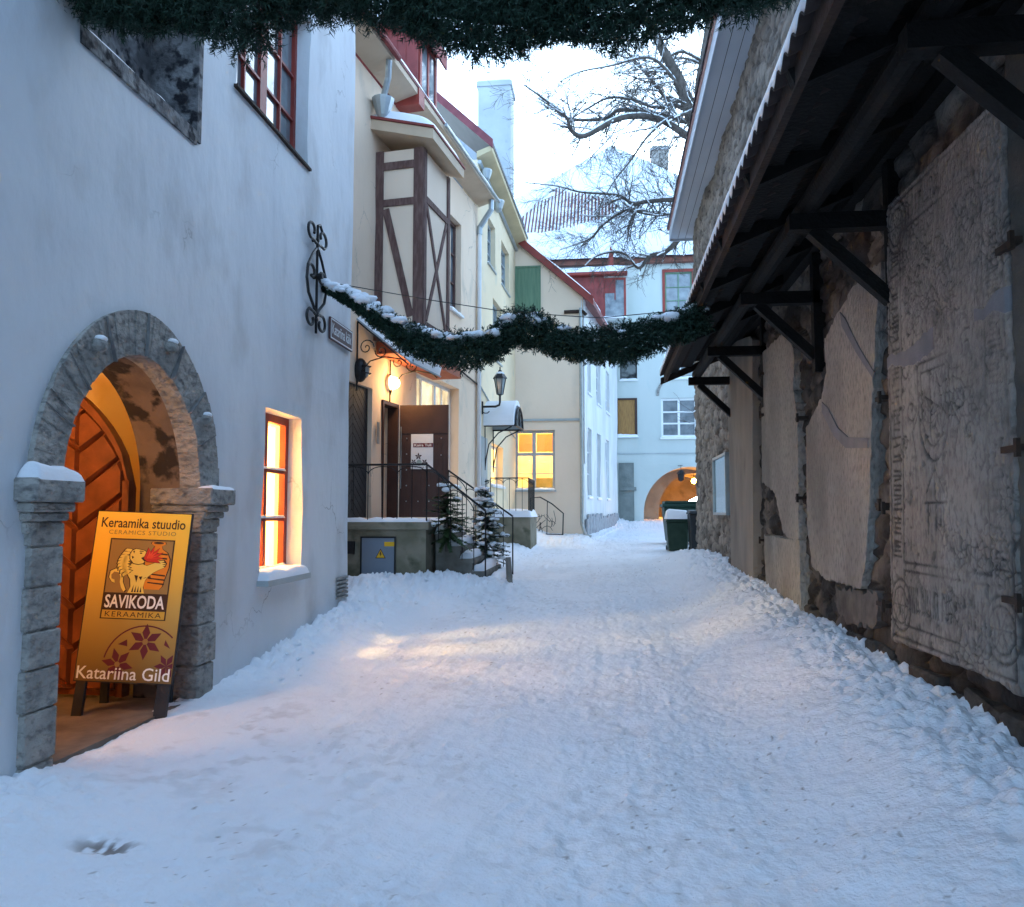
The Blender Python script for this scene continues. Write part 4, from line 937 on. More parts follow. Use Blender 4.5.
for y in (1.6, 3.95, 6.45, 8.75, 11.6, 14.2):
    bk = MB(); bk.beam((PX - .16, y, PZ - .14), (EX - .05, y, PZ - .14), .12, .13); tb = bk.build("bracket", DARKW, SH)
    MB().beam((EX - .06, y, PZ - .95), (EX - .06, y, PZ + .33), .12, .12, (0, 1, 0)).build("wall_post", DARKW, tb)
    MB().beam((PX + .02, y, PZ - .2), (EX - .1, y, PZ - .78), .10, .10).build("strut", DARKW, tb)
# end fascia of the lean-to
mb = MB().prism([(RX0 + .02, Y1 - .02, roofz(RX0) - .16), (RX1, Y1 - .02, roofz(RX1) - .18), (RX1, Y1 - .02, roofz(RX1) - .04), (RX0 + .02, Y1 - .02, roofz(RX0) - .04)], (0, .03, 0)); mb.build("end_board", FASCIA, SH)

# ================================================================== cream house with the timbered bay (A)
FA = Frame(-4.62, 10.8, .1378, 1)
LA_ = FA.uv(478, 330)[0]
H2 = thing("cream_house", "cream house with half timbered bay window and red roof dormer", "house", FA.p(4, 0, -2))
bd_R = (FA.uv(346, 450)[0] - .2, FA.uv(372, 450)[0], 1.5, FA.uv(371, 388)[1])
dw_R = (FA.uv(382, 450)[0], FA.uv(398, 450)[0], 1.45, FA.uv(384, 400)[1])
ga_R = (FA.uv(416, 400)[0], FA.uv(459, 400)[0], 2.2, FA.uv(416, 369)[1])
uw_R = (FA.uv(450, 260)[0], FA.uv(461, 260)[0], FA.uv(455, 312)[1], FA.uv(450, 213)[1])
print("A", LA_, bd_R, dw_R, ga_R, uw_R)
AT = 9.6
wall(FA, rectpoly(-.6, 9.62, -.3, AT), [rectpoly(*bd_R), rectpoly(*dw_R), rectpoly(*ga_R), rectpoly(*uw_R)], .45, CREAM, "wall", H2, gs=.5, wob=.03, seed=14)
MB().box(FA, -.6, 9.6, -.3, AT, -7, -6.9).box(FA, -.58, -.5, -.3, AT, -6.9, -.46).build("back_wall", CREAM, H2)
# black herringbone door
bdr = MB().box(FA, *bd_R, -.16, -.10).build("old_door", BLACKD, H2)
hb = MB(); u0, u1, v0, v1 = bd_R
c = v0 - 1
while c < v1:
    um = (u0 + u1) / 2
    for (a, b_, sl) in ((u0 + .03, um - .005, 1), (um + .005, u1 - .03, -1)):
        q = clipped([(a, c), (b_, c + sl * .5), (b_, c + sl * .5 + .15), (a, c + .15)] if sl > 0 else [(a, c + .5), (b_, c), (b_, c + .15), (a, c + .65)], [(a, v0), (b_, v0), (b_, v1), (a, v1)])
        if len(q) > 2: hb.poly(FA, q, -.099, -.085)
    c += .165
hb.build("herringbone_boards", BLACKD, bdr)
# dim entrance behind the open leaf
en = MB(); u0, u1, v0, v1 = dw_R
en.box(FA, u0 - .3, u1 + .3, v0 - .1, v1 + .2, -1.5, -1.45).box(FA, u0 - .3, u0 - .25, v0 - .1, v1 + .2, -1.45, -.455).box(FA, u1 + .25, u1 + .3, v0 - .1, v1 + .2, -1.45, -.455); en.build("entrance_lining", BROWND, H2)
df = MB().box(FA, u0, u0 + .06, v0, v1, -.2, .015).box(FA, u1 - .06, u1, v0, v1, -.2, .015).box(FA, u0 + .06, u1 - .06, v1 - .07, v1, -.2, .013); df.build("door_frame", BROWND, H2)
# open brown leaf standing square to the wall
hinge = FA.p(u1 - .02, 0, .03); LFY = hinge.y
FB2 = Frame(hinge.x, hinge.y, 1, .02)
LWD = onY(448, 460, LFY).x - hinge.x; lz0, lz1 = 1.5, onY(420, 405, LFY).z
od = MB().box(FB2, .01, LWD, lz0, lz1, -.04, 0).build("open_door", BROWND, H2)
pn = MB(); pn.box(FB2, .02, LWD - .01, lz0 + .01, lz0 + (lz1 - lz0) * .72, .0, .012)
pn.box(FB2, .02, LWD - .01, lz0 + (lz1 - lz0) * .745, lz1 - .01, .0, .014)
for i in range(1, 9): pn.box(FB2, .02 + (LWD - .03) * i / 9 - .004, .02 + (LWD - .03) * i / 9 + .004, lz0 + .01, lz0 + (lz1 - lz0) * .66, .0125, .018)
pn.build("door_panel", BROWND, od)
st = MB()
for (fx, fy) in ((.16, .70), (.16, .56), (.16, .42), (.16, .28), (.16, .14), (.86, .70), (.86, .55), (.62, .28), (.84, .28), (.62, .14), (.84, .14), (.4, .14)): st.ball(FB2.p(LWD * fx, lz0 + (lz1 - lz0) * fy, .02), .014, 8, 6)
st.build("studs", GALV, od)
MB().tube([FB2.p(.05, lz0 + .55, .05), FB2.p(.05, lz0 + 1.75, .05)], .012, 6).build("pull_bar", GALV, od)
# poster on the leaf
pz0 = onY(422, 469, LFY - .02).z; pz1 = onY(422, 434, LFY - .02).z; pu0 = onY(411, 450, LFY - .02).x - hinge.x; pu1 = onY(433, 450, LFY - .02).x - hinge.x
po = thing("door_poster", "white flower poster with a maroon strip on the open brown door", "poster", FB2.p((pu0 + pu1) / 2, pz0, .02))
ps = MB().box(FB2, pu0, pu1, pz0, pz1, .019, .026).build("sheet", WHITEP, po)
def PP(x, y, l=0): return FB2.p(pu0 + (pu1 - pu0) * x, pz0 + (pz1 - pz0) * y, .0265 + l)
flat([[(.10, .62), (.995, .62), (.995, .74), (.10, .74)]], INKM, .002, "name_strip", po, PP)
lettering("Kaira Tuli", PP, (.15, .92, .645, .72), INKW, po, lift=.004, offset=.02)
fw = []
for (cx, cy, r, rot) in ((.34, .36, .17, PI / 2), (.12, .2, .15, 2.2), (.62, .19, .16, 1.0)):
    for k in range(5):
        a_ = rot + k * 2 * PI / 5; ar = (pu1 - pu0) / (pz1 - pz0)
        p = [(cx, cy), (cx + math.cos(a_ - .45) * r * .55, cy + math.sin(a_ - .45) * r * .55 * ar), (cx + math.cos(a_) * r, cy + math.sin(a_) * r * ar), (cx + math.cos(a_ + .45) * r * .55, cy + math.sin(a_ + .45) * r * .55 * ar)]
        fw.append([(min(.99, max(.01, x)), y) for x, y in p])
flat(fw, INK, .002, "flower_print", po, PP)
flat([blob(.37, .18, .12, .09)], mat("grey_green_ink", (.3, .38, .36), rough=.5), .003, "flower_ring", po, PP)
lettering("Katariina Gild", PP, (.06, .9, .03, .085), INK, po, lift=.002)
# ground floor gallery window, dim light behind
def dimpane(name, col, s):
    if name in MATS: return MATS[name]
    m = bpy.data.materials.new(name); m.use_nodes = True; nt = m.node_tree; b = nt.nodes["Principled BSDF"]
    b.inputs["Base Color"].default_value = (.05, .05, .045, 1); b.inputs["Roughness"].default_value = .06
    n = nt.nodes.new("ShaderNodeTexNoise"); n.inputs["Scale"].default_value = 2.2; n.inputs["Detail"].default_value = 3
    tc = nt.nodes.new("ShaderNodeTexCoord"); nt.links.new(tc.outputs["Object"], n.inputs["Vector"])
    r = nt.nodes.new("ShaderNodeMapRange"); r.inputs[1].default_value = .35; r.inputs[2].default_value = .65; r.inputs[3].default_value = s * .35; r.inputs[4].default_value = s
    nt.links.new(n.outputs[0], r.inputs[0]); nt.links.new(r.outputs[0], b.inputs["Emission Strength"]); b.inputs["Emission Color"].default_value = (*col, 1); MATS[name] = m; return m
window(FA, ga_R, H2, depth=.22, fm=WHITEP, pm=dimpane("dim_lit_pane", (1, .78, .45), .22), frame=.07, vbars=[(.30, .05), (.62, .12), (.8, .04)], hbars=[(.30, .05), (.66, .04)], ft=.07, sill=(.06, .05, GREYP))
window(FA, uw_R, H2, depth=.14, fm=TIMBER, pm=PANEB, frame=.07, cols=2, rows=3, ft=.07, sill=(.08, .05, WHITEP))
# bay on the upper floor
bu0, bu1 = FA.uv(375, 250)[0] + .02, FA.uv(375, 250)[0] + 1.45; bw = .92; bz0, bz1 = 4.93, 8.25
by = MB().box(FA, bu0, bu1, bz0, bz1, -.02, bw).build("bay_window", CREAM2, H2)
tm = MB()
NF = Frame(*FA.p(bu0, 0, 0).xy, *FA.n.xy)      # near side of the bay: u runs outwards from the wall
if NF.n.y > 0: NF = Frame(*FA.p(bu0, 0, 0).xy, *(FA.n.xy)); NF.n = -NF.n
T_ = .14
for (a, b_) in ((.0, .15), (bw - .17, bw + .02)): tm.box(NF, a, b_, bz0 + .0, bz1, -.01, .035)
tm.box(NF, .15, bw - .17, bz1 - .36, bz1 - .22, -.01, .033).box(NF, .15, bw - .17, bz1 - 1.05, bz1 - .92, -.01, .03)
def brace(F, a, b_, wd, w1): 
    d = Vector((b_[0] - a[0], b_[1] - a[1])); n_ = Vector((-d.y, d.x)).normalized() * wd / 2
    tm.poly(F, [(a[0] - n_.x, a[1] - n_.y), (b_[0] - n_.x, b_[1] - n_.y), (b_[0] + n_.x, b_[1] + n_.y), (a[0] + n_.x, a[1] + n_.y)], -.01, w1)
brace(NF, (.20, bz1 - 1.1), (bw - .22, bz0 + .2), .13, .028)
tm.box(NF, -.0, bw + .03, bz0 - .22, bz0 + .0, -.02, .05)
# street side of the bay
FS = Frame(*FA.p(bu0, 0, bw).xy, *FA.d.xy); bl = bu1 - bu0
tm.box(FS, .0, .13, bz0, bz1, -.01, .034).box(FS, bl - .12, bl + .0, bz0, bz1, -.01, .034).box(FS, .13, bl - .12, bz1 - .98, bz1 - .86, -.01, .03).box(FS, .13, bl - .12, bz0, bz0 + .12, -.01, .03)
brace(FS, (.16, bz1 - 1.0), (bl - .18, bz0 + .16), .09, .027); brace(FS, (bl - .16, bz1 - 1.0), (.18, bz0 + .16), .09, .024)
tm.box(FS, -.02, bl + .02, bz0 - .22, bz0, -.05, .045)
tm.build("timber_frame", TIMBER, by)
MB().box(FA, bu0 + .05, bu1 + 1.6, bz0 - .45, bz0 - .23, .02, bw - .25).build("floor_beam", mat("orange_red_beam", (.42, .12, .06), (.33, .09, .045), 4, rough=.7), by)
# small roof of the bay
rz = bz1 + .1
mb = MB(); mb.hexa([FA.p(bu0 - .25, rz + .25, -.02), FA.p(bu1 + .12, rz + .25, -.02), FA.p(bu1 + .12, rz - .08, bw + .28), FA.p(bu0 - .25, rz - .08, bw + .28), FA.p(bu0 - .25, rz + .44, -.02), FA.p(bu1 + .12, rz + .44, -.02), FA.p(bu1 + .12, rz + .11, bw + .28), FA.p(bu0 - .25, rz + .11, bw + .28)])
br_ = mb.build("bay_roof", TAN, by)
mb = MB(); mb.hexa([FA.p(bu0 - .28, rz + .445, -.02), FA.p(bu1 + .15, rz + .445, -.02), FA.p(bu1 + .15, rz + .112, bw + .3), FA.p(bu0 - .28, rz + .112, bw + .3), FA.p(bu0 - .28, rz + .49, -.02), FA.p(bu1 + .15, rz + .49, -.02), FA.p(bu1 + .15, rz + .155, bw + .3), FA.p(bu0 - .28, rz + .155, bw + .3)])
mb.build("roof_edge", REDB, br_)
cap(FA.p(bu0 - .26, rz + .49, -.02), FA.d * (bu1 - bu0 + .38), FA.n * (bw + .31) + Vector((0, 0, -.335)), (0, 0, 1), .26, parent=br_, res=.08, edge=.45, rag=.25)
# main eave, soffit, roof
EZ = 9.80; EO = .46
sfp = MB()
for (ua, ub) in ((-.6, 4.2), (4.35, 9.75)):
    sfp.hexa([FA.p(ua, EZ - .14, .0), FA.p(ub, EZ - .14, .0), FA.p(ub, EZ - .02, EO), FA.p(ua, EZ - .02, EO), FA.p(ua, EZ + .02, .0), FA.p(ub, EZ + .02, .0), FA.p(ub, EZ + .1, EO), FA.p(ua, EZ + .1, EO)])
sfo = sfp.build("soffit", TAN, H2)
MB().box(FA, 4.12, 4.42, EZ - .22, EZ + .12, -.02, EO + .03).build("fire_board", RED, sfo)
MB().box(FA, -.6, 9.75, EZ - .075, EZ - .068, .17, .185).build("board_joint", IRONB, sfo)
rf = MB(); rf.hexa([FA.p(-.6, EZ + .1, EO + .02), FA.p(9.6, EZ + .1, EO + .02), FA.p(9.6, EZ + 4.3, -4), FA.p(-.6, EZ + 4.3, -4), FA.p(-.6, EZ + .15, EO + .03), FA.p(9.6, EZ + .15, EO + .03), FA.p(9.6, EZ + 4.4, -4), FA.p(-.6, EZ + 4.4, -4)])
rfo = rf.build("roof", TILE, H2)
cap(FA.p(-.6, EZ + .16, EO + .03), FA.d * 10.2, FA.n * (-4.4) + Vector((0, 0, 4.25)), FA.n + Vector((0, 0, 1)), .06, parent=rfo, res=.25, edge=.12, rag=.3)
# red dormer on the roof
du0, du1 = FA.uv(412, 70)[0], FA.uv(425, 70)[0]
du0, du1 = 5.2, 6.4; dz0, dz1 = EZ + .25, EZ + 2.1
dm = MB().box(FA, du0, du1, dz0, dz1, -2.0, .02).build("dormer", REDB, H2)
mb = MB()
for i in range(9): mb.box(FA, du0 - .012, du0, dz0, dz1, -.24 - i * .2, -.235 - i * .2)
mb.build("board_batten", RED, dm)
fd = MB(); fd.box(FA, du0 + .08, du0 + .18, dz0, dz1 - .05, .02, .06).box(FA, du1 - .18, du1 - .08, dz0, dz1 - .05, .02, .06).box(FA, du0 + .18, du1 - .18, dz0 + .05, dz0 + .15, .02, .058).box(FA, du0 + .18, du1 - .18, dz1 - .2, dz1 - .1, .02, .058).box(FA, (du0 + du1) / 2 - .04, (du0 + du1) / 2 + .04, dz0 + .15, dz1 - .2, .02, .055); fdo = fd.build("window", RED, dm)
MB().box(FA, du0 + .15, du1 - .15, dz0 + .1, dz1 - .15, .021, .03).build("pane", PANEB, fdo)
MB().box(FA, du0 - .2, du1 + .08, dz1, dz1 + .09, -2.2, .24).build("dormer_roof", RED, dm)
MB().box(FA, du0 - .2, du1 + .08, dz1 - .3, dz1 - .0, .20, .24).build("dormer_fascia", REDB, dm)
cap(FA.p(du0 - .2, dz1 + .09, .22), FA.d * (du1 - du0 + .26), FA.n * -2.5, (0, 0, 1), .18, parent=dm, res=.12)
# rain hopper and pipe stub under the eave
g = FA.uv(383, 108, .2); hp = MB()
hp.lathe(FA.p(g[0], g[1] - .22, .2), [(.06, -.02), (.11, .06), (.2, .34), (.21, .38)], 12); hpo = hp.build("rain_hopper", GALV, H2)
MB().tube([FA.p(g[0], g[1] + .17, .2), FA.p(g[0] - .1, g[1] + .5, .34), FA.p(g[0] - .25, EZ - .05, .42)], .06, 8).build("rain_pipe", GALV, hpo)
MB().tube([FA.p(-.6, EZ + .06, EO + .07), FA.p(3.0, EZ + .06, EO + .07)], .055, 8).build("gutter", REDB, H2)
# downpipe where the cream house meets the yellow one
g = LA_; dp = MB().tube([FA.p(g - .15, EZ - .1, .40), FA.p(g - .15, EZ - .3, .40), FA.p(g - .15, EZ - .75, .09), FA.p(g - .15, EZ - 1.0, .08), FA.p(g - .15, .9, .08)], .055, 8)
dpo = dp.build("downpipe", WHITEP, H2, smooth=True)
MB().tube([FA.p(g - .15, EZ - .05, .40), FA.p(g - .15, EZ - .3, .40), FA.p(g - .15, EZ - .75, .09), FA.p(g - .15, EZ - .95, .08)], .075, 8).tube([FA.p(5.6, EZ + .06, EO + .07), FA.p(g + .15, EZ + .01, EO + .07)], .04, 8).build("gutter_elbow", GALV, dpo)
# cable along the facade
a_ = FA.uv(449, 361, .03); b_ = FA.uv(478, 385, .03)
MB().tube([FA.p(*a_, .03), FA.p(*b_, .03)], .022, 5).build("wall_cable", IRONB, H2)

# ---- awning over the black door
g = FA.uv(353, 319); g2 = FA.uv(412, 365, 1.0)
au = FA.uv(353, 319)[0] + .1; al = 1.5; az = 4.93; ao = 1.02; adz = -.82
aw = thing("door_awning", "sloping sheet metal awning with snow above the black door", "awning", FA.p(au + .5, az, .3))
A0 = FA.p(au, az, .01); sl_ = FA.n * ao + Vector((0, 0, adz)); nn = FA.d.cross(sl_).normalized(); nn = nn if nn.z > 0 else -nn
MB().hexa([A0, A0 + FA.d * al, A0 + FA.d * al + sl_, A0 + sl_, A0 + nn * .025, A0 + FA.d * al + nn * .025, A0 + FA.d * al + sl_ + nn * .025, A0 + sl_ + nn * .025]).build("roof_sheet", SHEET, aw)
cap(A0 + nn * .026, FA.d * al, sl_ * .97, nn, .15, parent=aw, res=.05, edge=.06, rag=.2)
for q in (.02, al - .05):
    b0 = FA.p(au + q, az - 1.0, .03); br = MB(); PA = lambda w_, z_: FA.p(au + q, az + z_, w_)
    br.tube([PA(.03, -.05), PA(.03, -1.25)], .016, 5).tube([PA(.03, -.03), PA(ao - .04, adz + .02 - .03)], .014, 5)
    br.tube([PA(.03, -1.15), PA(.10, -.92), PA(.28, -.74), PA(.55, -.68), PA(.88, -.74)], .012, 5)
    br.tube([PA(.2 + .15 * (1 - i / 20) * math.cos(i * .5), -.5 + .15 * (1 - i / 20) * math.sin(i * .5)) for i in range(20)], .011, 5)
    br.tube([PA(.48 + .12 * (1 - i / 20) * math.cos(3 + i * .5), -.58 + .12 * (1 - i / 20) * math.sin(3 + i * .5)) for i in range(20)], .011, 5)
    br.build("scroll_bracket", IRON, aw)
# ---- lamps beside the doors
g = FA.uv(394, 383, .1); gl = thing("globe_lamp", "glowing round wall lamp above the open brown door", "wall lamp", FA.p(g[0], g[1], .0))
MB().lathe((0, 0, 0), [(.13, 0), (.13, .03), (.10, .05)], 14)
mb = MB(); mb.tube([FA.p(g[0], g[1], .0), FA.p(g[0], g[1], .05)], .15, 14); mb.build("back_plate", WHITEP, gl)
MB().ball(FA.p(g[0], g[1], .10), .115, 14, 10).build("globe", GLOBE, gl, smooth=True)
lamp(FA.p(g[0], g[1], .32), 5, (1, .6, .25), .1)
g = FA.uv(363, 370, .1); bl_ = thing("bulkhead_lamp", "black oval bulkhead lamp unlit under the sloping awning", "wall lamp", FA.p(g[0], g[1], .0))
mb = MB(); mb.ball(FA.p(g[0], g[1], .05), .17, 14, 10, (.75, .75, 1.25)); mb.build("casing", IRON, bl_, smooth=True)
mb = MB(); mb.ball(FA.p(g[0] + .03, g[1], .11), .12, 12, 8, (.8, .8, 1.2)); mb.build("glass_cover", mat("dusty_lamp_glass", (.30, .33, .34), rough=.3), bl_, smooth=True)
mb = MB()
for dz in (-.06, .06): mb.tube([FA.p(g[0] - .14, g[1] + dz, .13), FA.p(g[0] + .03, g[1] + dz, .235), FA.p(g[0] + .16, g[1] + dz, .13)], .011, 5)
mb.build("guard_bar", IRON, bl_)
# ---- house number plate
g = FA.uv(377.5, 433, .01); MB().box(FA, g[0] - .05, g[0] + .05, g[1] - .2, g[1] + .2, .018, .03).build("door_plate", GALV, None, label="slim grey plate between the black and brown doors", cat="door plate")

# ================================================================== landing, steps, cabinet, railings, firs
LZ = 1.44; LX = -2.84; LY0, LY1 = 12.5, 15.75
ST = thing("stone_landing", "mossy concrete landing and snowy steps before the cream house doors", "landing", (-3.5, 13, .2))
xl0 = FA.p((LY0 - 10.8) / FA.d.y, 0, .05).x
MB().prism([(FA.p((LY0 - 10.8) / FA.d.y, 0, .045).x, LY0, .1), (LX, LY0, .1), (LX, LY1, .1), (FA.p((LY1 - 10.8) / FA.d.y, 0, .045).x, LY1, .1)], (0, 0, LZ - .1 - .12)).build("landing_block", CONC, ST)
MB().prism([(FA.p((LY0 - 10.86) / FA.d.y, 0, .045).x, LY0 - .06, LZ - .118), (LX + .05, LY0 - .06, LZ - .118), (LX + .05, LY1, LZ - .118), (FA.p((LY1 - 10.8) / FA.d.y, 0, .045).x, LY1, LZ - .118)], (0, 0, .118)).build("landing_slab", CONC, ST)
cap((xl0 + .05, LY0 - .05, LZ), (LX - xl0 - .02, 0, 0), (0, .5, 0), (0, 0, 1), .05, parent=ST, res=.05, edge=.06, rag=.9)
cap((xl0 + .4, LY0 + .42, LZ), (LX - xl0 - .4, 0, 0), (0, 2.3, 0), (0, 0, 1), .03, parent=ST, res=.08, edge=.2, rag=1.2)
NS = 5
for k in range(NS):
    z1_ = LZ - .2 * (k + 1); x0_ = LX + .002 + .215 * k
    s_ = MB(); n_ = 10; ya, yb = 13.0 - .02 * k, 14.75
    s_.abox(x0_ - .0 if k else LX + .051, x0_ + .235, ya, yb, .05, z1_ - .07); s_.abox(x0_ - .0 if k else LX + .051, x0_ + .26, ya - .02, yb, z1_ - .068, z1_)
    so2 = s_.build("step", STEP, ST)
    cap((x0_ + .02, ya + .02, z1_), (.20, 0, 0), (0, yb - ya - .04, 0), (0, 0, 1), .12, parent=so2, res=.04, edge=.06)
MB().tube([(-1.56, 13.1, .2), (-1.60, 13.1, .86)], [.055, .045], 8).build("bollard_stone", STEP, ST)
# electric cabinet set in the landing front
c0 = onY(362, 538, LY0 - .02); c1 = onY(394, 570, LY0 - .02)
uc = thing("electric_cabinet", "grey blue electric cabinet door with yellow warning triangle in the landing front", "electric cabinet", ((c0.x + c1.x) / 2, LY0, c1.z))
FCb = Frame(0, LY0, 1, 0)
cx0, cx1, cz0, cz1 = c0.x, c1.x, c1.z - .1, c0.z
MB().box(FCb, cx0 - .025, cx0, cz0, cz1 + .025, .0, .03).box(FCb, cx1, cx1 + .025, cz0, cz1 + .025, .0, .03).box(FCb, cx0, cx1, cz1, cz1 + .025, .0, .03).build("frame", IRON, uc)
cd = MB().box(FCb, cx0, cx1, cz0, cz1, .001, .02).build("door", BOXM, uc)
wdt = cx1 - cx0; tx = cx0 + wdt * .58; tz = cz1 - .25
YEL = mat("warning_yellow", (.75, .42, .02), rough=.5)
flat([[(tx - .085, tz - .07), (tx + .085, tz - .07), (tx, tz + .085)]], INK, .021, "warning_border", cd, lambda x, y, l: FCb.p(x, y, l))
flat([[(tx - .068, tz - .06), (tx + .068, tz - .06), (tx, tz + .066)]], YEL, .0225, "warning_triangle", cd, lambda x, y, l: FCb.p(x, y, l))
flat([[(tx - .004, tz + .035), (tx - .02, tz - .01), (tx - .003, tz - .006), (tx - .008, tz - .048), (tx + .02, tz + .006), (tx + .003, tz + .004), (tx + .012, tz + .035)]], INK, .0235, "lightning_mark", cd, lambda x, y, l: FCb.p(x, y, l))
flat([[(tx + .06, cz1 - .13), (tx + .22, cz1 - .13), (tx + .22, cz1 - .06), (tx + .06, cz1 - .06)]], YEL, .021, "warning_label", cd, lambda x, y, l: FCb.p(x, y, l))
MB().abox(cx0 - .24, cx0 - .12, LY0 - .05, LY0 - .002, cz1 - .25, cz1 - .05).build("socket_box", IRON, None, label="small black socket box on the landing front beside the cabinet", cat="socket box")
def railing(name, label, pts, zs, floor, step=.14, posts=()):
    """pts: top-rail corner points (x,y,z) ; floor(s) gives the foot height along each leg"""
    t = thing(name, label, "railing", (pts[0][0], pts[0][1], floor[0][0]))
    MB().tube(pts, .018, 6).build("top_rail", IRON, t)
    for i, (a, b) in enumerate(zip(pts[:-1], pts[1:])):
        a = Vector(a); b = Vector(b); n = max(2, int((b - a).length / step)); ft = floor[i]
        for k in range(n + 1):
            if i and k == 0: continue
            p = a + (b - a) * (k / n); f = ft[0] + (ft[1] - ft[0]) * k / n
            r = .014 if k in (0, n) else .008
            MB().tube([(p.x, p.y, f), (p.x, p.y, p.z - .005)], r, 6).build("baluster", IRON, t)
        ar = MB()
        for k in range(0, n - 1, 2):
            p = a + (b - a) * (k / n); q = a + (b - a) * ((k + 2) / n); c = (p + q) / 2; h = (q - p) / 2
            ar.tube([c - h * math.cos(PI * j / 10) + Vector((0, 0, -.16 + .13 * math.sin(PI * j / 10))) for j in range(11)], .008, 5)
        if ar.v: ar.build("arch_bar", IRON, t)
    return t
railing("landing_railing", "black iron railing along the front of the landing above the cabinet", [(xl0 + .05, LY0 + .03, 2.36), (LX + .0, LY0 + .03, 2.36), (-1.95, 12.92, 1.62)], None, [(LZ, LZ), (LZ - .1, .48)], .21)
railing("stair_railing", "black iron handrail on the far side of the snowy steps", [(LX - .1, 14.78, 2.38), (-1.72, 14.78, 1.52)], None, [(LZ, .45)], .21)
def fir(name, label, x, y, z, h, r, m, seed, group, snowy=.5):
    rr = random.Random(seed); t = thing(name, label, "fir tree", (x, y, z), group)
    MB().tube([(x, y, z - .2), (x + .01, y, z + h)], [.025, .005], 6).build("trunk", BARK, t)
    nd = MB(); sn = MB()
    lv = int(h / .075)
    for i in range(lv):
        f = i / lv; zz = z + .05 + (h - .1) * f; rad = r * (1 - f) ** .8 + .03; nb_ = 9 if f < .7 else 6
        for j in range(nb_):
            a = rr.uniform(0, 2 * PI); zz = z + .05 + (h - .1) * min(1, max(0, f + rr.uniform(-.07, .07))); d = Vector((math.cos(a), math.sin(a), -.25 + .5 * f + rr.uniform(-.35, .3))); ln = rad * rr.uniform(.75, 1.15)
            p0 = Vector((x, y, zz)); side = Vector((-d.y, d.x, 0)).normalized()
            for k in range(int(ln / .012)):
                s = k * .012 / ln; p = p0 + d * (ln * s); l = .075 * (1 - .35 * s)
                for sg in (-1, 1):
                    v = (side * sg + d * .7 + Vector((0, 0, rr.uniform(-.4, .5)))).normalized() * l; w_ = d.normalized() * .017
                    nd.add([p - w_, p + w_, p + v], [(0, 1, 2)])
            if rr.random() < snowy * .45 and ln > .1: 
                p = p0 + d * ln * rr.uniform(.5, .85); [sn.ball(p + Vector((rr.gauss(0, .04), rr.gauss(0, .04), .02 + rr.gauss(0, .012))), rr.uniform(.025, .055), 7, 5, (rr.uniform(.9, 1.5), rr.uniform(.9, 1.4), rr.uniform(.5, .9))) for _ in range(4)]
    nd.build("needles", m, t, fix=False); sn.build("snow", SNOW, t, smooth=True, kind='stuff')
    return t
fir("fir_tree", "small bright green fir tied at the top of the steps", -2.60, 12.95, 1.15, 1.02, .50, NEEDLE2, 3, "small firs beside the steps", .25)
fir("fir_tree", "small dark fir heavy with snow behind the stair handrail", -2.20, 14.55, .75, 1.45, .48, NEEDLE, 6, "small firs beside the steps", .8)
#==PART4==
# ================================================================== yellow house (B)
FBh = Frame(-3.30, 20.3, .0475, 1)
H3 = thing("yellow_house", "pale yellow house with ochre eaves behind the half timbered one", "house", FBh.p(3, 0, -2))
w1_R = FBh.rect(488, 222, 495, 268); w2_R = FBh.rect(501, 247, 509, 290); w3_R = FBh.rect(493, 303, 501, 345); w4_R = FBh.rect(491, 446, 503, 480)
w4_R = (w4_R[0], min(w4_R[1], 4.0), 2.35, 3.55); w3_R = (w3_R[0], w3_R[1], w3_R[2] - .5, w3_R[3])
dB_R = (.55, 1.35, 1.6, 3.65)
print("B", w1_R, w2_R, w3_R, w4_R)
BT = 10.9
wall(FBh, rectpoly(0, 6.25, -.3, BT), [rectpoly(*r) for r in (w1_R, w2_R, w3_R, w4_R)], .4, YELLOW, "wall", H3, gs=.5, wob=.03, seed=24)
for r, nm in ((w1_R, 0), (w2_R, 0), (w3_R, 0)): window(FBh, r, H3, depth=.13, fm=GREYP, pm=PANEB, frame=.07, cols=2, rows=3, sill=(.05, .04, GREYP))
window(FBh, w4_R, H3, depth=.2, fm=WHITEP, pm=dimpane("warm_lit_pane", (1, .60, .18), .7), frame=.07, cols=2, rows=2, sill=(.08, .05, WHITEP))
MB().box(FBh, .55, 1.3, 1.55, 3.6, -.02, .03).build("door", GREYP, H3)
MB().box(FBh, .25, .36, 1.6, 3.6, .02, .06).build("meter_box", GALV, H3)
# gable wall over the cream roof and its raking verge
EZB = 11.12; EOB = .40; sl = .93
GB = Frame(FBh.p(0, 0, 0).x, 20.28, -1, .04)
gy = -GB.n
MB().prism([FBh.p(0.01, 8.6, -.02), FBh.p(.01, EZB - .05, -.02), FBh.p(.01, EZB + sl * 4.2, -4.3), FBh.p(.01, 8.6, -4.3)], FBh.d * .3).build("gable_wall", CHIM, H3)
vg = MB(); vp = [FBh.p(-.12, EZB + .02, EOB + .03), FBh.p(-.12, EZB + sl * 4.6 + .02, EOB - 4.57), FBh.p(-.12, EZB + sl * 4.6 + .30, EOB - 4.57), FBh.p(-.12, EZB + .26, EOB + .03)]
vg.prism(vp, FBh.d * .06).build("verge_board", mat("dull_maroon_board", (.25, .07, .08), (.18, .05, .06), 4, rough=.7), H3)
FBe = FBh
sfm = MB()
def BZ(u): return EZB - .055 * u
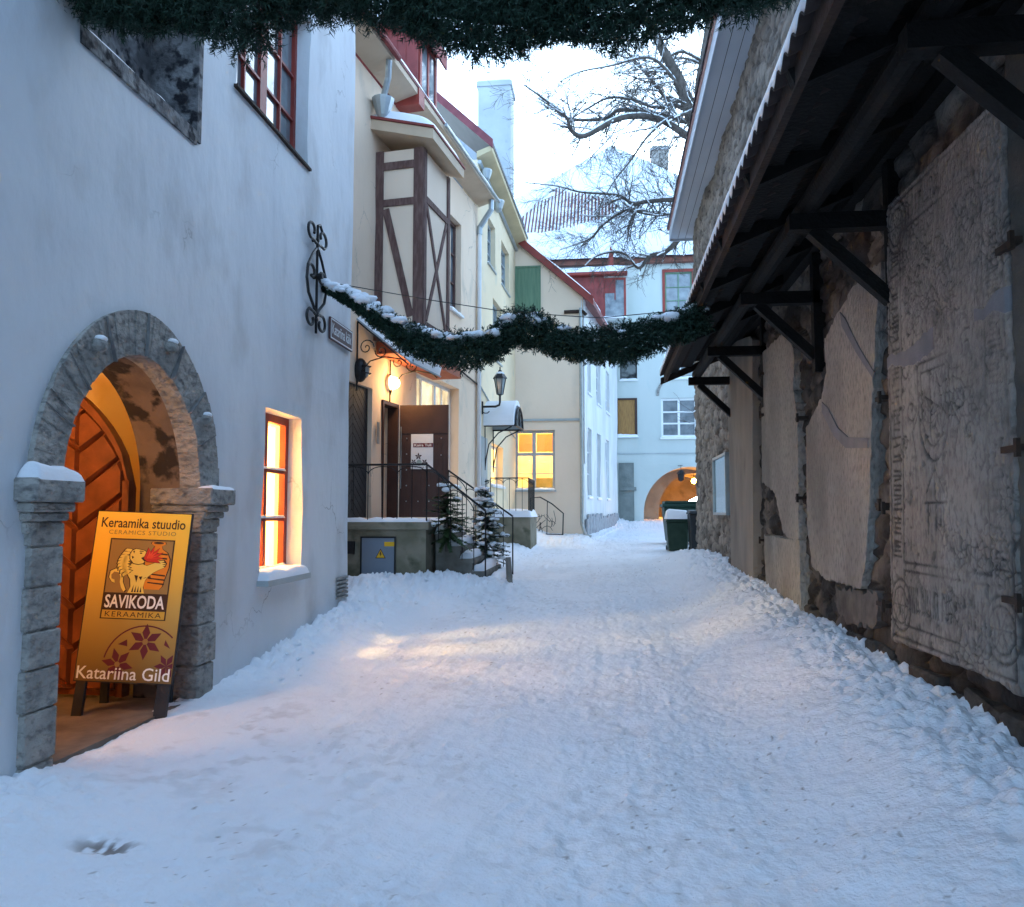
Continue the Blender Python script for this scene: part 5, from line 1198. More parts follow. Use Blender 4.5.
hexa = [FBh.p(-.06, BZ(0) - .18, -.01), FBh.p(6.3, BZ(6.3) - .18, -.01), FBh.p(6.3, BZ(6.3) - .02, EOB), FBh.p(-.06, BZ(0) - .02, EOB), FBh.p(-.06, BZ(0) - .02, -.01), FBh.p(6.3, BZ(6.3) - .02, -.01), FBh.p(6.3, BZ(6.3) + .12, EOB), FBh.p(-.06, BZ(0) + .12, EOB)]
so3 = sfm.hexa(hexa).build("soffit", OCHRE, H3)
for u in (.5, 2.4): MB().lathe(FBh.p(u, BZ(u) - .62, .12), [(.05, 0), (.12, .1), (.18, .3), (.18, .34)], 10).build('rain_hopper', GALV, H3)
MB().tube([FBh.p(0, BZ(0) - .28, .05), FBh.p(6.2, BZ(6.2) - .28, .05)], .06, 6).build("rain_pipe", GALV, H3)
rb_ = MB().hexa([FBh.p(-.1, BZ(0) + .12, EOB + .02), FBh.p(6.4, BZ(6.4) + .12, EOB + .02), FBh.p(6.4, BZ(6.4) + sl * 4.6 + .1, EOB - 4.6), FBh.p(-.1, BZ(0) + sl * 4.6 + .1, EOB - 4.6), FBh.p(-.1, BZ(0) + .2, EOB + .03), FBh.p(6.4, BZ(6.4) + .2, EOB + .03), FBh.p(6.4, BZ(6.4) + sl * 4.6 + .2, EOB - 4.6), FBh.p(-.1, BZ(0) + sl * 4.6 + .2, EOB - 4.6)]).build("roof", mat("dark_metal_roof", (.07, .06, .06), (.05, .045, .045), 3, rough=.6), H3)
cap(FBh.p(.1, BZ(0) + .21, EOB - .05), FBh.d * 6.2, FBh.n * -4.4 + Vector((0, 0, sl * 4.4)), FBh.n + Vector((0, 0, 1)), .07, parent=rb_, res=.3, edge=.3, rag=.3)
MB().tube([FBh.p(.3, 4.9, .03), FBh.p(3.2, 4.35, .03), FBh.p(6.1, 4.05, .03)], .022, 5).build("wall_cable", GREYP, H3)

# barrel canopy with snow over its door
cg = FBh.uv(486, 445, .0); CU, CZ = 1.55, 3.92; CR = .62; CW = .86
cn = thing("snowy_canopy", "small barrel canopy buried in snow on scrolled iron brackets", "door canopy", FBh.p(CU, CZ, .3))
def barrel(r0, r1, wa_, wb_, lift=0, n=18, hs=1.0):
    A = [[FBh.p(CU + r * math.cos(PI * i / n), CZ + lift + r * math.sin(PI * i / n) * hs, w_) for i in range(n + 1)] for r in (r0, r1) for w_ in (wa_, wb_)]
    mb = MB(); k = n + 1
    for q in A: mb.v += [tuple(p) for p in q]
    for i in range(n):
        mb.f += [(i, i + 1, k + i + 1, k + i), (2 * k + i, 3 * k + i, 3 * k + i + 1, 2 * k + i + 1), (i, 2 * k + i, 2 * k + i + 1, i + 1), (k + i, k + i + 1, 3 * k + i + 1, 3 * k + i)]
    mb.f += [(0, k, 3 * k, 2 * k), (n, 2 * k + n, 3 * k + n, k + n)]; return mb
barrel(CR - .02, CR, .0, CW, hs=.9).build("canopy_sheet", SHEET, cn, smooth=False)
sw_ = barrel(CR + .002, CR + .14, .0, CW - .03, hs=.98); rr = random.Random(2)
sw_.build("snow", SNOW, cn)
fr = MB(); fr.tube([FBh.p(CU + (CR - .01) * math.cos(PI * i / 18), CZ + (CR - .01) * .9 * math.sin(PI * i / 18), CW + .012) for i in range(19)], .03, 6)
fr.tube([FBh.p(CU - CR, CZ, CW + .012), FBh.p(CU + CR, CZ, CW + .012)], .03, 6).tube([FBh.p(CU, CZ, CW + .012), FBh.p(CU, CZ + CR * .88, CW + .012)], .014, 5).tube([FBh.p(CU - CR, CZ, 0), FBh.p(CU - CR, CZ, CW)], .03, 6).tube([FBh.p(CU + CR, CZ, 0), FBh.p(CU + CR, CZ, CW)], .03, 6)
for i in range(1, 6): fr.tube([FBh.p(CU, CZ + .02, CW + .012), FBh.p(CU + CR * .95 * math.cos(PI * i / 6), CZ + CR * .86 * math.sin(PI * i / 6), CW + .012)], .009, 4)
fr.build("arched_frame", IRON, cn)
for q in (-CR + .02, CR - .02):
    br = MB(); br.tube([FBh.p(CU + q, CZ - 1.15, .03), FBh.p(CU + q, CZ - .9, .06), FBh.p(CU + q, CZ - .5, .14), FBh.p(CU + q, CZ - .2, .4), FBh.p(CU + q, CZ - .03, CW - .1)], .018, 5)
    br.tube([FBh.p(CU + q, CZ, .03), FBh.p(CU + q, CZ - 1.2, .03)], .016, 5); br.build("scroll_bracket", IRON, cn)
# lantern on a wall bracket
ln_ = thing("street_lantern", "black glazed wall lantern on an iron arm near the hanging garland", "street lantern", FBh.p(.55, 4.3, .1))
lx = onY(500, 392, 20.9); LN = Vector((lx.x, 20.9, onY(500, 402, 20.9).z))
wp = FBh.p(.6, LN.z - .12, .0); wp = Vector((FBh.p(.6, 0, 0).x, 20.9, LN.z - .12))
MB().tube([wp, Vector((LN.x - .12, 20.9, LN.z - .12)), Vector((LN.x - .02, 20.9, LN.z - .08)), LN, LN + Vector((0, 0, .2))], .03, 6).tube([wp + Vector((.02, 0, -.2)), wp + Vector((.02, 0, .14))], .035, 6).tube([wp + Vector((.03, 0, -.15))] + [Vector((wp.x + .12 + .1 * math.cos(a), 20.9, wp.z - .1 + .08 * math.sin(a))) for a in (3.6, 4.4, 5.2, 6)], .014, 5).build("arm", IRON, ln_)
lb = LN + Vector((0, 0, .2))
MB().lathe(lb, [(.07, 0), (.08, .03), (.145, .40), (.15, .42)], 6).build("glass", mat("lantern_glass", (.28, .33, .34), (.2, .24, .25), 5, rough=.1), ln_)
lf = MB()
for k in range(6):
    a = 2 * PI * k / 6; lf.tube([lb + Vector((.083 * math.cos(a), .083 * math.sin(a), .0)), lb + Vector((.155 * math.cos(a), .155 * math.sin(a), .42))], .012, 4)
lf.lathe(lb + Vector((0, 0, .42)), [(.19, 0), (.185, .03), (.10, .15), (.05, .17), (.05, .22), (.02, .24), (.015, .32)], 6).lathe(lb + Vector((0, 0, -.03)), [(.03, 0), (.09, .03)], 6)
lf.build("frame", IRON, ln_)
MB().ball(lb + Vector((0, 0, .56)), .12, 10, 6, (1, 1, .45)).build("snow", SNOW, ln_, smooth=True)

# second landing with its railing
b2 = thing("corner_landing", "snow topped concrete landing block below the barrel canopy", "landing", (-2.6, 22, .5))
BX = -2.02; BY0, BY1 = 21.5, 23.4; BZ1 = 1.47
MB().abox(FBh.p(1.2, 0, 0).x + .06, BX, BY0, BY1, .3, BZ1).build("landing_block", CONC, b2, bevel=.02)
cap((-3.1, BY0 - .03, BZ1), (BX + 3.14, 0, 0), (0, BY1 - BY0, 0), (0, 0, 1), .17, parent=b2, res=.06, edge=.12)
railing("corner_railing", "black iron railing with arched bars round the snowy corner landing", [(-3.12, BY0 + .08, 2.52), (BX - .06, BY0 + .08, 2.52), (BX - .06, BY1 - .1, 2.5)], None, [(BZ1, BZ1), (BZ1, BZ1)], .17)
# ornamental iron panel by the lit window
op = MB(); OX0, OX1, OY = -2.42, -1.36, 25.7; oz0, oz1 = .75, 2.05
def Q(x, z): return (OX0 + (OX1 - OX0) * x, OY, oz0 + (oz1 - oz0) * z)
op.tube([Q(0, 0), Q(0, 1.0), Q(.3, 1.02), Q(.65, .86), Q(1, .62), Q(.98, .1)], .022, 6).tube([Q(0, .12), Q(1, .1)], .016, 5).tube([Q(.5, .1), Q(.52, .93)], .014, 5)
rr = random.Random(4)
for i in range(17):
    x = rr.uniform(.04, .8); z = rr.uniform(.12, .45); a = rr.uniform(.4, 2.6); L_ = rr.uniform(.25, .5); pts = []
    for k in range(7):
        pts.append(Q(min(.97, max(.02, x)), min(.93 - .35 * max(0, x - .35), z))); x += math.cos(a) * L_ / 7; z += math.sin(a) * L_ / 7; a += rr.uniform(-.5, .5)
    op.tube(pts, .011, 4)
op.build("iron_screen", IRON, None, label="wrought iron branch patterned screen below the glowing corner window", cat="iron screen")

# ================================================================== ivory gable house (C)
FC = Frame(-6, 26.5, 1, 0)
H4 = thing("ivory_house", "ivory gabled house with green shutter, red verge and glowing window", "house", (-1.8, 26.5, .7))
CX1 = -.72 + 6
def cverge(x): return 10.59 - (x + 2.66) * (10.59 - 8.62) / (2.66 - .41)
cw_R = FC.rect(513, 430, 555, 490); cw_R = (max(cw_R[0], 2.98), cw_R[1], cw_R[2], cw_R[3])
gs_R = FC.rect(517, 268, 539, 310)
wall(FC, [(0, -.2), (CX1, -.2), (CX1, cverge(CX1 - 6) - .1), (.0, cverge(-6) - .1)], [rectpoly(*cw_R), rectpoly(*gs_R)], .4, CREAM2, "wall", H4, gs=.5, wob=.03, seed=34)
wn = window(FC, cw_R, H4, depth=.16, fm=GREYP, pm=glass(), frame=.09, ft=.08, vbars=[(.47, .12)], hbars=[(.61, .1), (.25, .03)], sill=(.06, .06, GREYP))
deep_room(-3.6, -.95, 26.92, 30.4, 1.5, 5.2, WROOM, H4, 'y0')
a0, a1, b0, b1 = cw_R[0] + .1, cw_R[1] - .1, cw_R[2] + .1, cw_R[3] - .1
for k in range(2):
    x0 = a0 + (a1 - a0) * (.0, .53)[k]; x1 = a0 + (a1 - a0) * (.41, 1)[k]; bl3 = MB()
    for i in range(12):
        z = b0 + (b1 - b0) * .66 + (b1 - b0) * .34 * i / 12; bl3.box(FC, x0, x1, z, z + .055, -.36, -.34)
    bl3.build("blind", BLIND, wn)
mb = MB(); mb.box(FC, a0 + .2, a0 + .9, b0 - .3, b0 + .9, -2.6, -2.5).build("room_cupboard", mat("pale_cupboard", (.7, .6, .4), (.6, .5, .33), 3, rough=.6), H4)
mb = MB(); mb.box(FC, a1 - .65, a1 + .1, b0 - .4, b0 + .35, -1.6, -1.3).build("room_shelf", mat("olive_shelf", (.25, .25, .1), (.35, .3, .12), 5, rough=.6), H4)
lamp((-2.3, 28.2, 4.75), 48, (1, .78, .42), .2)
# green shutter
mb = MB(); mb.box(FC, *gs_R, -.03, .02); gso = mb.build("shutter", GREEN, H4)
u0, u1, v0, v1 = gs_R; mb = MB(); mb.box(FC, u0 - .06, u0, v0 - .06, v1 + .06, -.01, .05).box(FC, u1, u1 + .06, v0 - .06, v1 + .06, -.01, .05).box(FC, u0, u1, v1, v1 + .06, -.01, .05).box(FC, u0, u1, v0 - .06, v0, -.01, .05)
for i in range(1, 4): mb.box(FC, u0 + (u1 - u0) * i / 4 - .008, u0 + (u1 - u0) * i / 4 + .008, v0, v1, .02, .028)
mb.build("shutter_frame", GREEN, gso)
g = FC.uv(576, 312, .1); MB().tube([FC.p(g[0] - .4, g[1] + .02, .06), FC.p(g[0] + .22, g[1] + .03, .06), FC.p(g[0] + .33, g[1] - .1, .1)], .06, 6).build("drain_spout", FASCIA, H4)
# string line, cables
mb = MB(); za = FC.uv(516, 418, 0)[1]; zb = FC.uv(583, 421, 0)[1]; mb.box(FC, 3.0, CX1, (za + zb) / 2 - .05, (za + zb) / 2 + .02, .0, .05).build("string_course", GREYP, H4)
# roof: red verge and snow
vb = MB(); p0 = (-.36, cverge(-.36)); p1 = (-6.2, cverge(-6.2))
vb.prism([(p0[0], 26.30, p0[1] - .12), (p1[0], 26.30, p1[1] - .12), (p1[0], 26.30, p1[1] + .17), (p0[0], 26.30, p0[1] + .17)], (0, .07, 0)).build("verge_board", RED, H4)
rfC = MB().prism([(p0[0], 26.371, p0[1] - .08), (p1[0], 26.371, p1[1] - .08), (p1[0], 26.371, p1[1] + .1), (p0[0], 26.371, p0[1] + .1)], (1.25, 9.6, 0)).build("roof", TILE, H4)
cap((p0[0] - .03, 26.38, p0[1] + .1), (p1[0] - p0[0], 0, p1[1] - p0[1]), (1.25, 9.5, 0), (.66, 0, .75), .14, parent=rfC, res=.3, edge=.15, rag=.3)
# limewashed side wall with its tall windows
FCs = Frame(CX1 - 6, 26.5, .135, 1)
sw = [(.9, 1.75, 5.7, 7.3), (3.1, 4.1, 5.6, 7.3), (5.6, 6.7, 5.6, 7.3), (.9, 1.8, 2.1, 4.5), (3.0, 3.9, 2.1, 4.5), (5.6, 6.6, 2.1, 4.5)]
wall(FCs, rectpoly(.002, 9.3, -.2, 8.7), [rectpoly(*r) for r in sw], .4, WHITEW, "side_wall", H4, gs=.5, wob=.05, seed=44)
for r in sw: window(FCs, r, H4, depth=.1, fm=WHITEP, pm=PANEB, cols=2, rows=3, sill=(.06, .05, WHITEP))
pl_ = MB()
for i in range(26): pl_.box(FCs, .1 + i * .34, .1 + i * .34 + .26, .2, 1.45 + random.uniform(-.1, .12), .04, .10)
pl_.build("plinth_board", mat("grey_weathered_board", (.40, .42, .45), (.28, .29, .31), 6, rough=.85), H4)
MB().box(FCs, -.02, .26, 3.2, 8.7, .02, .05).build("corner_strip", WHITEW, H4)
dx_ = CX1 - 6 - .07
MB().tube([(dx_, 26.40, 8.4), (dx_, 26.40, 1.2), (dx_ + .12, 26.28, .85), (dx_ + .3, 26.2, .8)], .055, 8).build("downpipe", GALV, H4)
# tall white chimney
ch = MB().abox(-4.38, -3.22, 27.0, 28.1, 9.5, 16.75).build("chimney", CHIM, H4)
MB().abox(-4.43, -3.17, 26.95, 28.15, 16.62, 16.80).build("chimney_cap", CHIM, ch)
cap((-4.43, 26.95, 16.8), (1.26, 0, 0), (0, 1.2, 0), (0, 0, 1), .1, parent=ch, res=.1)

# ================================================================== pale end house with the passage (D)
FD = Frame(-9, 36, 1, 0)
H6 = thing("turquoise_house", "pale turquoise house closing the lane with arched passage and snowy hipped roof", "house", (2, 36, 1))
dwin = {}
def DR(x0, y0, x1, y1): return FD.rect(x0, y0, x1, y1)
r1 = DR(665, 272, 692, 315); r2 = DR(620, 348, 637, 380); r3 = DR(664, 345, 697, 378); r4 = DR(618, 400, 635, 437); r5 = DR(661, 398, 697, 437); r6 = DR(619, 463, 634, 523)
PAC = 3.72 + 9; PHW = 2.06; PZ0 = 1.55; PRI = 2.05
phole = [(PAC - PHW, .2), (PAC + PHW, .2)] + arch_pts(PAC, PHW, PZ0, PRI, 24, 2.0)
DT = 13.0
wall(FD, rectpoly(0, 22, -.2, DT), [phole] + [rectpoly(*r) for r in (r1, r2, r3, r4, r5)], .5, PALE, "wall", H6, gs=.6, wob=.05, seed=54)
window(FD, r1, H6, depth=.05, fm=GREEN, pm=PANEB, frame=.06, cols=2, rows=3, sill=(.08, .05, WHITEP))
u0, u1, v0, v1 = r1; MB().box(FD, u0 - .12, u0, v0 - .08, v1 + .13, -.01, .05).box(FD, u1, u1 + .12, v0 - .08, v1 + .13, -.01, .05).box(FD, u0, u1, v1, v1 + .13, -.01, .048).build("red_surround", RED, H6)
window(FD, r2, H6, depth=.12, fm=BLACKD, pm=PANE, frame=.06, cols=1, rows=1, sill=(.08, .05, WHITEP))
window(FD, r3, H6, depth=.08, fm=WHITEP, pm=PANEB, frame=.09, cols=2, rows=3, sill=(.1, .08, WHITEP))
window(FD, r5, H6, depth=.08, fm=WHITEP, pm=PANEB, frame=.10, cols=2, rows=3, bar=.1, sill=(.1, .1, WHITEP))
u0, u1, v0, v1 = r4; sh = MB().box(FD, u0, u1, v0, v1, -.06, .01); sho = sh.build("shutter", SHUT, H6)
MB().box(FD, u0 - .08, u0, v0, v1 + .08, -.01, .05).box(FD, u1, u1 + .1, v0, v1 + .08, -.01, .05).box(FD, u0, u1, v1, v1 + .08, -.01, .05).build("shutter_frame", BROWND, sho)
cap(FD.p(u0 - .1, v0 - .02, -.0), FD.d * (u1 - u0 + .25), FD.n * .14, (0, 0, 1), .14, parent=sho, res=.06)
u0, u1, v0, v1 = r6; MB().box(FD, u0, u1, .3, v1, -.02, .14).box(FD, u0 + .02, u1 + .1, 2.55, 2.7, -.02, .22).build("stone_buttress", mat("dark_mossy_stone", (.13, .15, .145), (.2, .22, .21), 2, rough=.9, bump=.5, bscale=12), H6)
u0, u1, v0, v1 = r5; uc_ = (u0 + u1) / 2
rl = MB()
for i in range(14):
    a = PI * i / 14; b = PI * (i + 1) / 14; R0, R1 = .86, .98
    rl.poly(FD, [(uc_ + R0 * math.cos(a), v1 + .12 + R0 * math.sin(a)), (uc_ + R1 * math.cos(a), v1 + .12 + R1 * math.sin(a)), (uc_ + R1 * math.cos(b), v1 + .12 + R1 * math.sin(b)), (uc_ + R0 * math.cos(b), v1 + .12 + R0 * math.sin(b))], -.02, .05)
rl.build("relieving_arch", LIME, H6)
MB().box(FD, 9.2, 20, r5[2] - .75, r5[2] - .70, -.01, .04).build("wall_cable", GREYP, H6)
MB().box(FD, 0, 22, DT - .22, DT - .02, .05, .32).build("eave_board", mat("brick_red_eave", (.25, .10, .075), (.18, .08, .06), 4, rough=.8), H6)
# vaulted passage
TUN = mat("passage_plaster", (.42, .33, .24), (.30, .235, .17), 1.2, rough=.9, bump=.4, bscale=8, col3=(.25, .2, .15), scale3=2.5, mix3=(.55, .75))
ap = [(PAC - PHW, .2), (PAC - PHW, .9)] + arch_pts(PAC, PHW, PZ0, PRI, 24, 2.0)[::-1] + [(PAC + PHW, .9), (PAC + PHW, .2)]
Pt = np.array([[FD.p(q[0], q[1], ww) for ww in np.linspace(-.48, -9.5, 14)] for q in ap])
nbuild(Pt, "passage_vault", TUN, H6)
Fi = Frame(-9, 36 + 2.3, 1, 0)
wall(Fi, [(PAC - PHW - .05, .2), (PAC + PHW + .05, .2), (PAC + PHW + .05, 3.75), (PAC - PHW - .05, 3.75)], [[(PAC - 1.25, .25), (PAC + 1.95, .25)] + arch_pts(PAC + .35, 1.6, 1.6, 1.8, 20, 2.0)], .35, TUN, "inner_arch", H6, gs=.5, wob=.03, seed=64)
Fi = Frame(-9, 36 + 9.3, 1, 0)
wall(Fi, [(PAC - PHW - .05, .2), (PAC + PHW + .05, .2), (PAC + PHW + .05, 3.75), (PAC - PHW - .05, 3.75)], [[(PAC + .35, .25), (PAC + 2.0, .25), (PAC + 2.0, 2.1), (PAC + 1.3, 2.45), (PAC + .6, 2.1)]], .3, TUN, "end_wall", H6, gs=.5, wob=.03, seed=65)
sv = MB()
for wk in (-6.4,):
    for i in range(24):
        a, b = arch_pts(PAC, PHW - .12, PZ0, PRI - .12, 24, 2.0)[i:i + 2]; c, d = arch_pts(PAC, PHW + .03, PZ0, PRI + .03, 24, 2.0)[i:i + 2]
        sv.poly(FD, [a, b, d, c], wk - .5, wk)
sv.build("vault_rib", TUN, H6)
pl2 = thing("passage_lamp", "glowing orange lamp hanging inside the arched passage", "lamp", FD.p(PAC + .75, 3.05, -3.7))
PLp = onY(694, 481, 39.7)
MB().ball(PLp, .13, 10, 8).build("globe", HOTBULB, pl2, smooth=True)
MB().tube([PLp + Vector((0, 0, .10)), PLp + Vector((0, 0, .3)), PLp + Vector((.02, 0, .42))], .025, 6).build("arm", IRON, pl2)
lamp(PLp + Vector((0, .05, -.2)), 60, (1, .42, .06), .12); 
HLp = onY(681, 475, 35.7)
hl = thing("hanging_lantern", "dark unlit lantern hanging in the mouth of the arched passage", "lantern", HLp)
MB().lathe(HLp + Vector((0, 0, -.28)), [(.06, 0), (.12, .05), (.15, .32), (.2, .34), (.08, .48), (.02, .5)], 6).build("lantern_body", IRON, hl)
MB().tube([HLp + Vector((0, 0, .2)), HLp + Vector((0, 0, .42))], .012, 5).tube([HLp + Vector((-.1, .3, .43)), HLp + Vector((0, 0, .42)), HLp + Vector((.1, .3, .43))], .012, 5).build("hook", IRON, hl)
# hipped roof: ribs of tile showing through thin snow on the left of the front slope
APX = Vector((.45, 44.2, 22.1)); e0 = Vector((-9.3, 35.6, DT - .02)); e1 = Vector((10.2, 35.6, DT - .02))
back0 = Vector((-9.3, 53, DT)); back1 = Vector((10.2, 53, DT))
MB().add([e0, e1, APX, back0, back1], [(0, 1, 2), (1, 4, 2), (4, 3, 2), (3, 0, 2), (0, 3, 4, 1)]).build("roof", TILE, H6, fix=True)
rn = (e1 - e0).cross(APX - e0).normalized(); rn = rn if rn.z > 0 else -rn
ex = Vector((1, 0, 0)); eyv = rn.cross(ex); eyv = eyv if eyv.z > 0 else -eyv; RO = Vector((APX.x, e0.y, e0.z)); RH = (APX - RO).length
ribs = MB()
for i in range(-55, 58):
    x = i * .17; lim = RH * (1 - abs(x) / (9.75 if x < 0 else 9.75))
    if lim < .4: continue
    ribs.add([RO + ex * (x - .06) + rn * .01, RO + ex * (x + .06) + rn * .01, RO + ex * (x + .06) + eyv * lim + rn * .01, RO + ex * (x - .06) + eyv * lim + rn * .01, RO + ex * x + rn * .085, RO + ex * x + eyv * lim + rn * .085], [(0, 4, 5, 3), (1, 2, 5, 4), (3, 5, 2)])
ribs.build("roof_tile", TILE, H6, fix=False)
def rpl(px, py):
    r = ray(px, py); t = (RO - CAMP).dot(rn) / r.dot(rn); q = CAMP + r * t - RO; return q.dot(ex), q.dot(eyv)
bare = [rpl(*p) for p in ((505, 228), (522, 214), (560, 189), (600, 197), (624, 205), (618, 216), (590, 226), (560, 232), (528, 236), (510, 240))]
nx, ny = 150, 130; S, T = np.meshgrid(np.linspace(-9.9, 9.9, nx), np.linspace(-.15, RH, ny), indexing='ij')
Xs = S * (1 - np.clip(T, 0, RH) / RH)
ins = np.zeros_like(S); bx = np.array([p[0] for p in bare]); by_ = np.array([p[1] for p in bare])
for i in range(nx):
    for j in range(ny):
        q = (Xs[i, j] + .5 * float(fbm(np.array([Xs[i, j] * .9]), np.array([T[i, j] * .9]), 3, 91)[0]), T[i, j] + .5 * float(fbm(np.array([Xs[i, j] * .9 + 9]), np.array([T[i, j] * .9]), 3, 92)[0]))
        ins[i, j] = inside(q, bare)
hsn = np.where(ins > 0, .03, .17) + .03 * fbm(Xs, T, 3, 95)
hsn = np.where(ins > 0, np.clip(hsn, .012, .05), hsn)
Pn = np.array(RO) + Xs[..., None] * np.array(ex) + T[..., None] * np.array(eyv) + hsn[..., None] * np.array(rn)
nbuild(Pn, "snow", SNOW, H6)
cap((3.2, 42.6, 18), (1, 0, 0), (0, 1, 0), (0, 0, 1), .01, name="snow", parent=H6, res=.5)
cq0 = onY(652, 185, 45.5); cq1 = onY(668, 147, 45.5)
co = MB().abox(cq0.x, cq1.x, 45.3, 46.3, 15, cq1.z).build("chimney", mat("grey_chimney_plaster", (.42, .41, .39), (.33, .32, .31), 2, rough=.9), H6)
MB().abox(cq0.x - .07, cq1.x + .07, 45.23, 46.37, cq1.z - .25, cq1.z - .1).build("chimney_band", CHIM, co)
# red boarded lean-to dormer between the gable and the end house
p0 = onY(572, 318, 35.4); p1 = onY(604, 276, 35.4)
da = MB().abox(-3.2, onY(604, 290, 35.4).x, 35.2, 35.98, 9.4, onY(590, 277, 35.2).z).build("boarded_dormer", REDB, H6)
mb = MB()
for i in range(14): mb.abox(-3.1 + i * .22, -3.085 + i * .22, 35.185, 35.2, 9.4, onY(590, 277, 35.2).z - .01)
mb.build("board_batten", RED, da)
zt = onY(590, 275, 35.0).z
MB().abox(-3.4, onY(627, 290, 35).x, 34.9, 35.985, zt, zt + .12).build("dormer_roof", RED, da)
cap((-3.4, 34.88, zt + .12), (onY(628, 290, 35).x + 3.4, 0, 0), (0, 1.1, 0), (0, 0, 1), .22, parent=da, res=.12)
FDm = Frame(0, 35.3, 1, 0); rw = FDm.rect(603, 278, 626, 318)
MB().abox(rw[0] - .02, rw[1] + .08, 35.31, 35.99, rw[2] - .1, zt).build("dormer_wall", PALE, da)
dwn = MB(); u0, u1, v0, v1 = rw
dwn.box(FDm, u0, u0 + .09, v0, v1, -.01, .05).box(FDm, u1 - .09, u1, v0, v1, -.01, .05).box(FDm, u0 + .09, u1 - .09, v0, v0 + .06, -.01, .05).box(FDm, u0 + .09, u1 - .09, v1 - .1, v1, -.01, .05); dwo = dwn.build("window", RED, da)
MB().box(FDm, u0 + .05, u1 - .05, v0 + .03, v1 - .05, .0, .02).build("pane", PANEB, dwo)
MB().box(FDm, u0 + .09, u0 + (u1 - u0) * .5, v0 + (v1 - v0) * .62, v1 - .1, .021, .035).build("red_panel", REDB, dwo)
MB().box(FDm, u0 + (u1 - u0) * .5, u0 + (u1 - u0) * .5 + .05, v0 + (v1 - v0) * .45, v1 - .1, .036, .05).build("mullion", REDB, dwo)
cap(FDm.p(u0 - .05, v0 - .01, 0), FDm.d * (u1 - u0 + .1), FDm.n * .12, (0, 0, 1), .08, parent=dwo, res=.06)
q = onY(610, 262, 35.0); MB().prism([(q.x - .15, 35, zt + .1), (q.x + .15, 35, zt + .1), (q.x + .15, 35, zt + 1.0), (q.x + .02, 35, zt + 1.3), (q.x - .05, 35, zt + .9)], (0, .08, 0)).build("red_finial", RED, da)

# ================================================================== bins at the stone house corner
def wheelie(name, label, x0, x1, y0, y1, z0, z1, m, group=None):
    t = thing(name, label, "bin", ((x0 + x1) / 2, (y0 + y1) / 2, z0), group)
    MB().hexa([(x0 + .05, y0 + .05, z0 + .08), (x1 - .05, y0 + .05, z0 + .08), (x1 - .05, y1 - .02, z0 + .08), (x0 + .05, y1 - .02, z0 + .08), (x0, y0, z1 - .12), (x1, y0, z1 - .12), (x1, y1, z1 - .12), (x0, y1, z1 - .12)]).build("bin_body", m, t, bevel=.02)
    MB().hexa([(x0 - .03, y0 - .04, z1 - .118), (x1 + .03, y0 - .04, z1 - .118), (x1 + .03, y1 + .03, z1 - .118), (x0 - .03, y1 + .03, z1 - .118), (x0 + .01, y0 + .02, z1 - .03), (x1 - .01, y0 + .02, z1 - .03), (x1 - .01, y1, z1), (x0 + .01, y1, z1)]).build("lid", m, t, bevel=.015)
    for x in (x0 + .02, x1 - .08): MB().tube([(x, y1 - .05, z0 + .1), (x + .06, y1 - .05, z0 + .1)], .1, 12).build("wheel", IRON, t)
    MB().tube([(x0 + .06, y1 + .06, z1 - .1), (x1 - .06, y1 + .06, z1 - .1)], .018, 6).build("handle", m, t)
    return t
bt = wheelie("wheeled_bin", "green wheeled bin with a thick slab of snow on its lid", 1.62, 2.22, 22.0, 22.7, .48, 1.45, BIN)
cap((1.6, 21.97, 1.42), (.64, 0, 0), (0, .75, 0), (0, 0, 1), .24, parent=bt, res=.05, edge=.1, rag=.2)
wheelie("wheeled_bin", "dark grey wheeled bin standing right beside the stone house corner", 2.16, 2.76, 21.25, 21.95, .48, 1.66, BIN2)
ct = thing("waste_container", "long green metal container behind the wheeled bins before the passage", "container", (3, 25, .6))
c0 = onY(664, 500, 24.5).x
MB().hexa([(c0 + .1, 24.6, .7), (4.4, 24.6, .7), (4.4, 25.6, .7), (c0 + .1, 25.6, .7), (c0, 24.5, 1.75), (4.4, 24.5, 1.75), (4.4, 25.7, 1.75), (c0, 25.7, 1.75)]).build("container_body", BIN3, ct, bevel=.02)
MB().abox(c0 - .05, 4.45, 24.45, 25.75, 1.752, 1.84).abox(c0 + .02, 4.4, 24.5, 25.7, 1.842, 1.93).build("lid", BIN3, ct, bevel=.015)
for x in (c0 + .3, 3.9): MB().tube([(x, 24.8, .72), (x + .08, 24.8, .72)], .12, 10).build("wheel", IRON, ct)

# ================================================================== bare snowy tree
TY = 25.0
tr = thing("bare_tree", "bare dark tree with snow lying along its branches above the roofs", "tree", (3.6, TY, .6))
wood = MB(); snowm = MB(); rr = random.Random(21)
def TP(px, py, dy=0): return onY(px, py, TY + dy)
def limb(pts, r0, r1, n=6, snowy=True, lvl=0):
    m = len(pts); rs = [r0 + (r1 - r0) * i / (m - 1) for i in range(m)]
    wood.tube(pts, rs, n)
    if snowy and r0 > .012:
        for i in range(m - 1):
            a, b = pts[i], pts[i + 1]
            if abs((b - a).normalized().z) < .75 and (rr.random() < .85 or r0 > .05):
                s = rs[i]; h = .5 * s + .018
                snowm.tube([a + Vector((0, 0, s * .75 + .006)), (a + b) / 2 + Vector((0, 0, s * .75 + .012)), b + Vector((0, 0, rs[i + 1] * .75 + .006))], [h * .8, h, h * .8], 5)
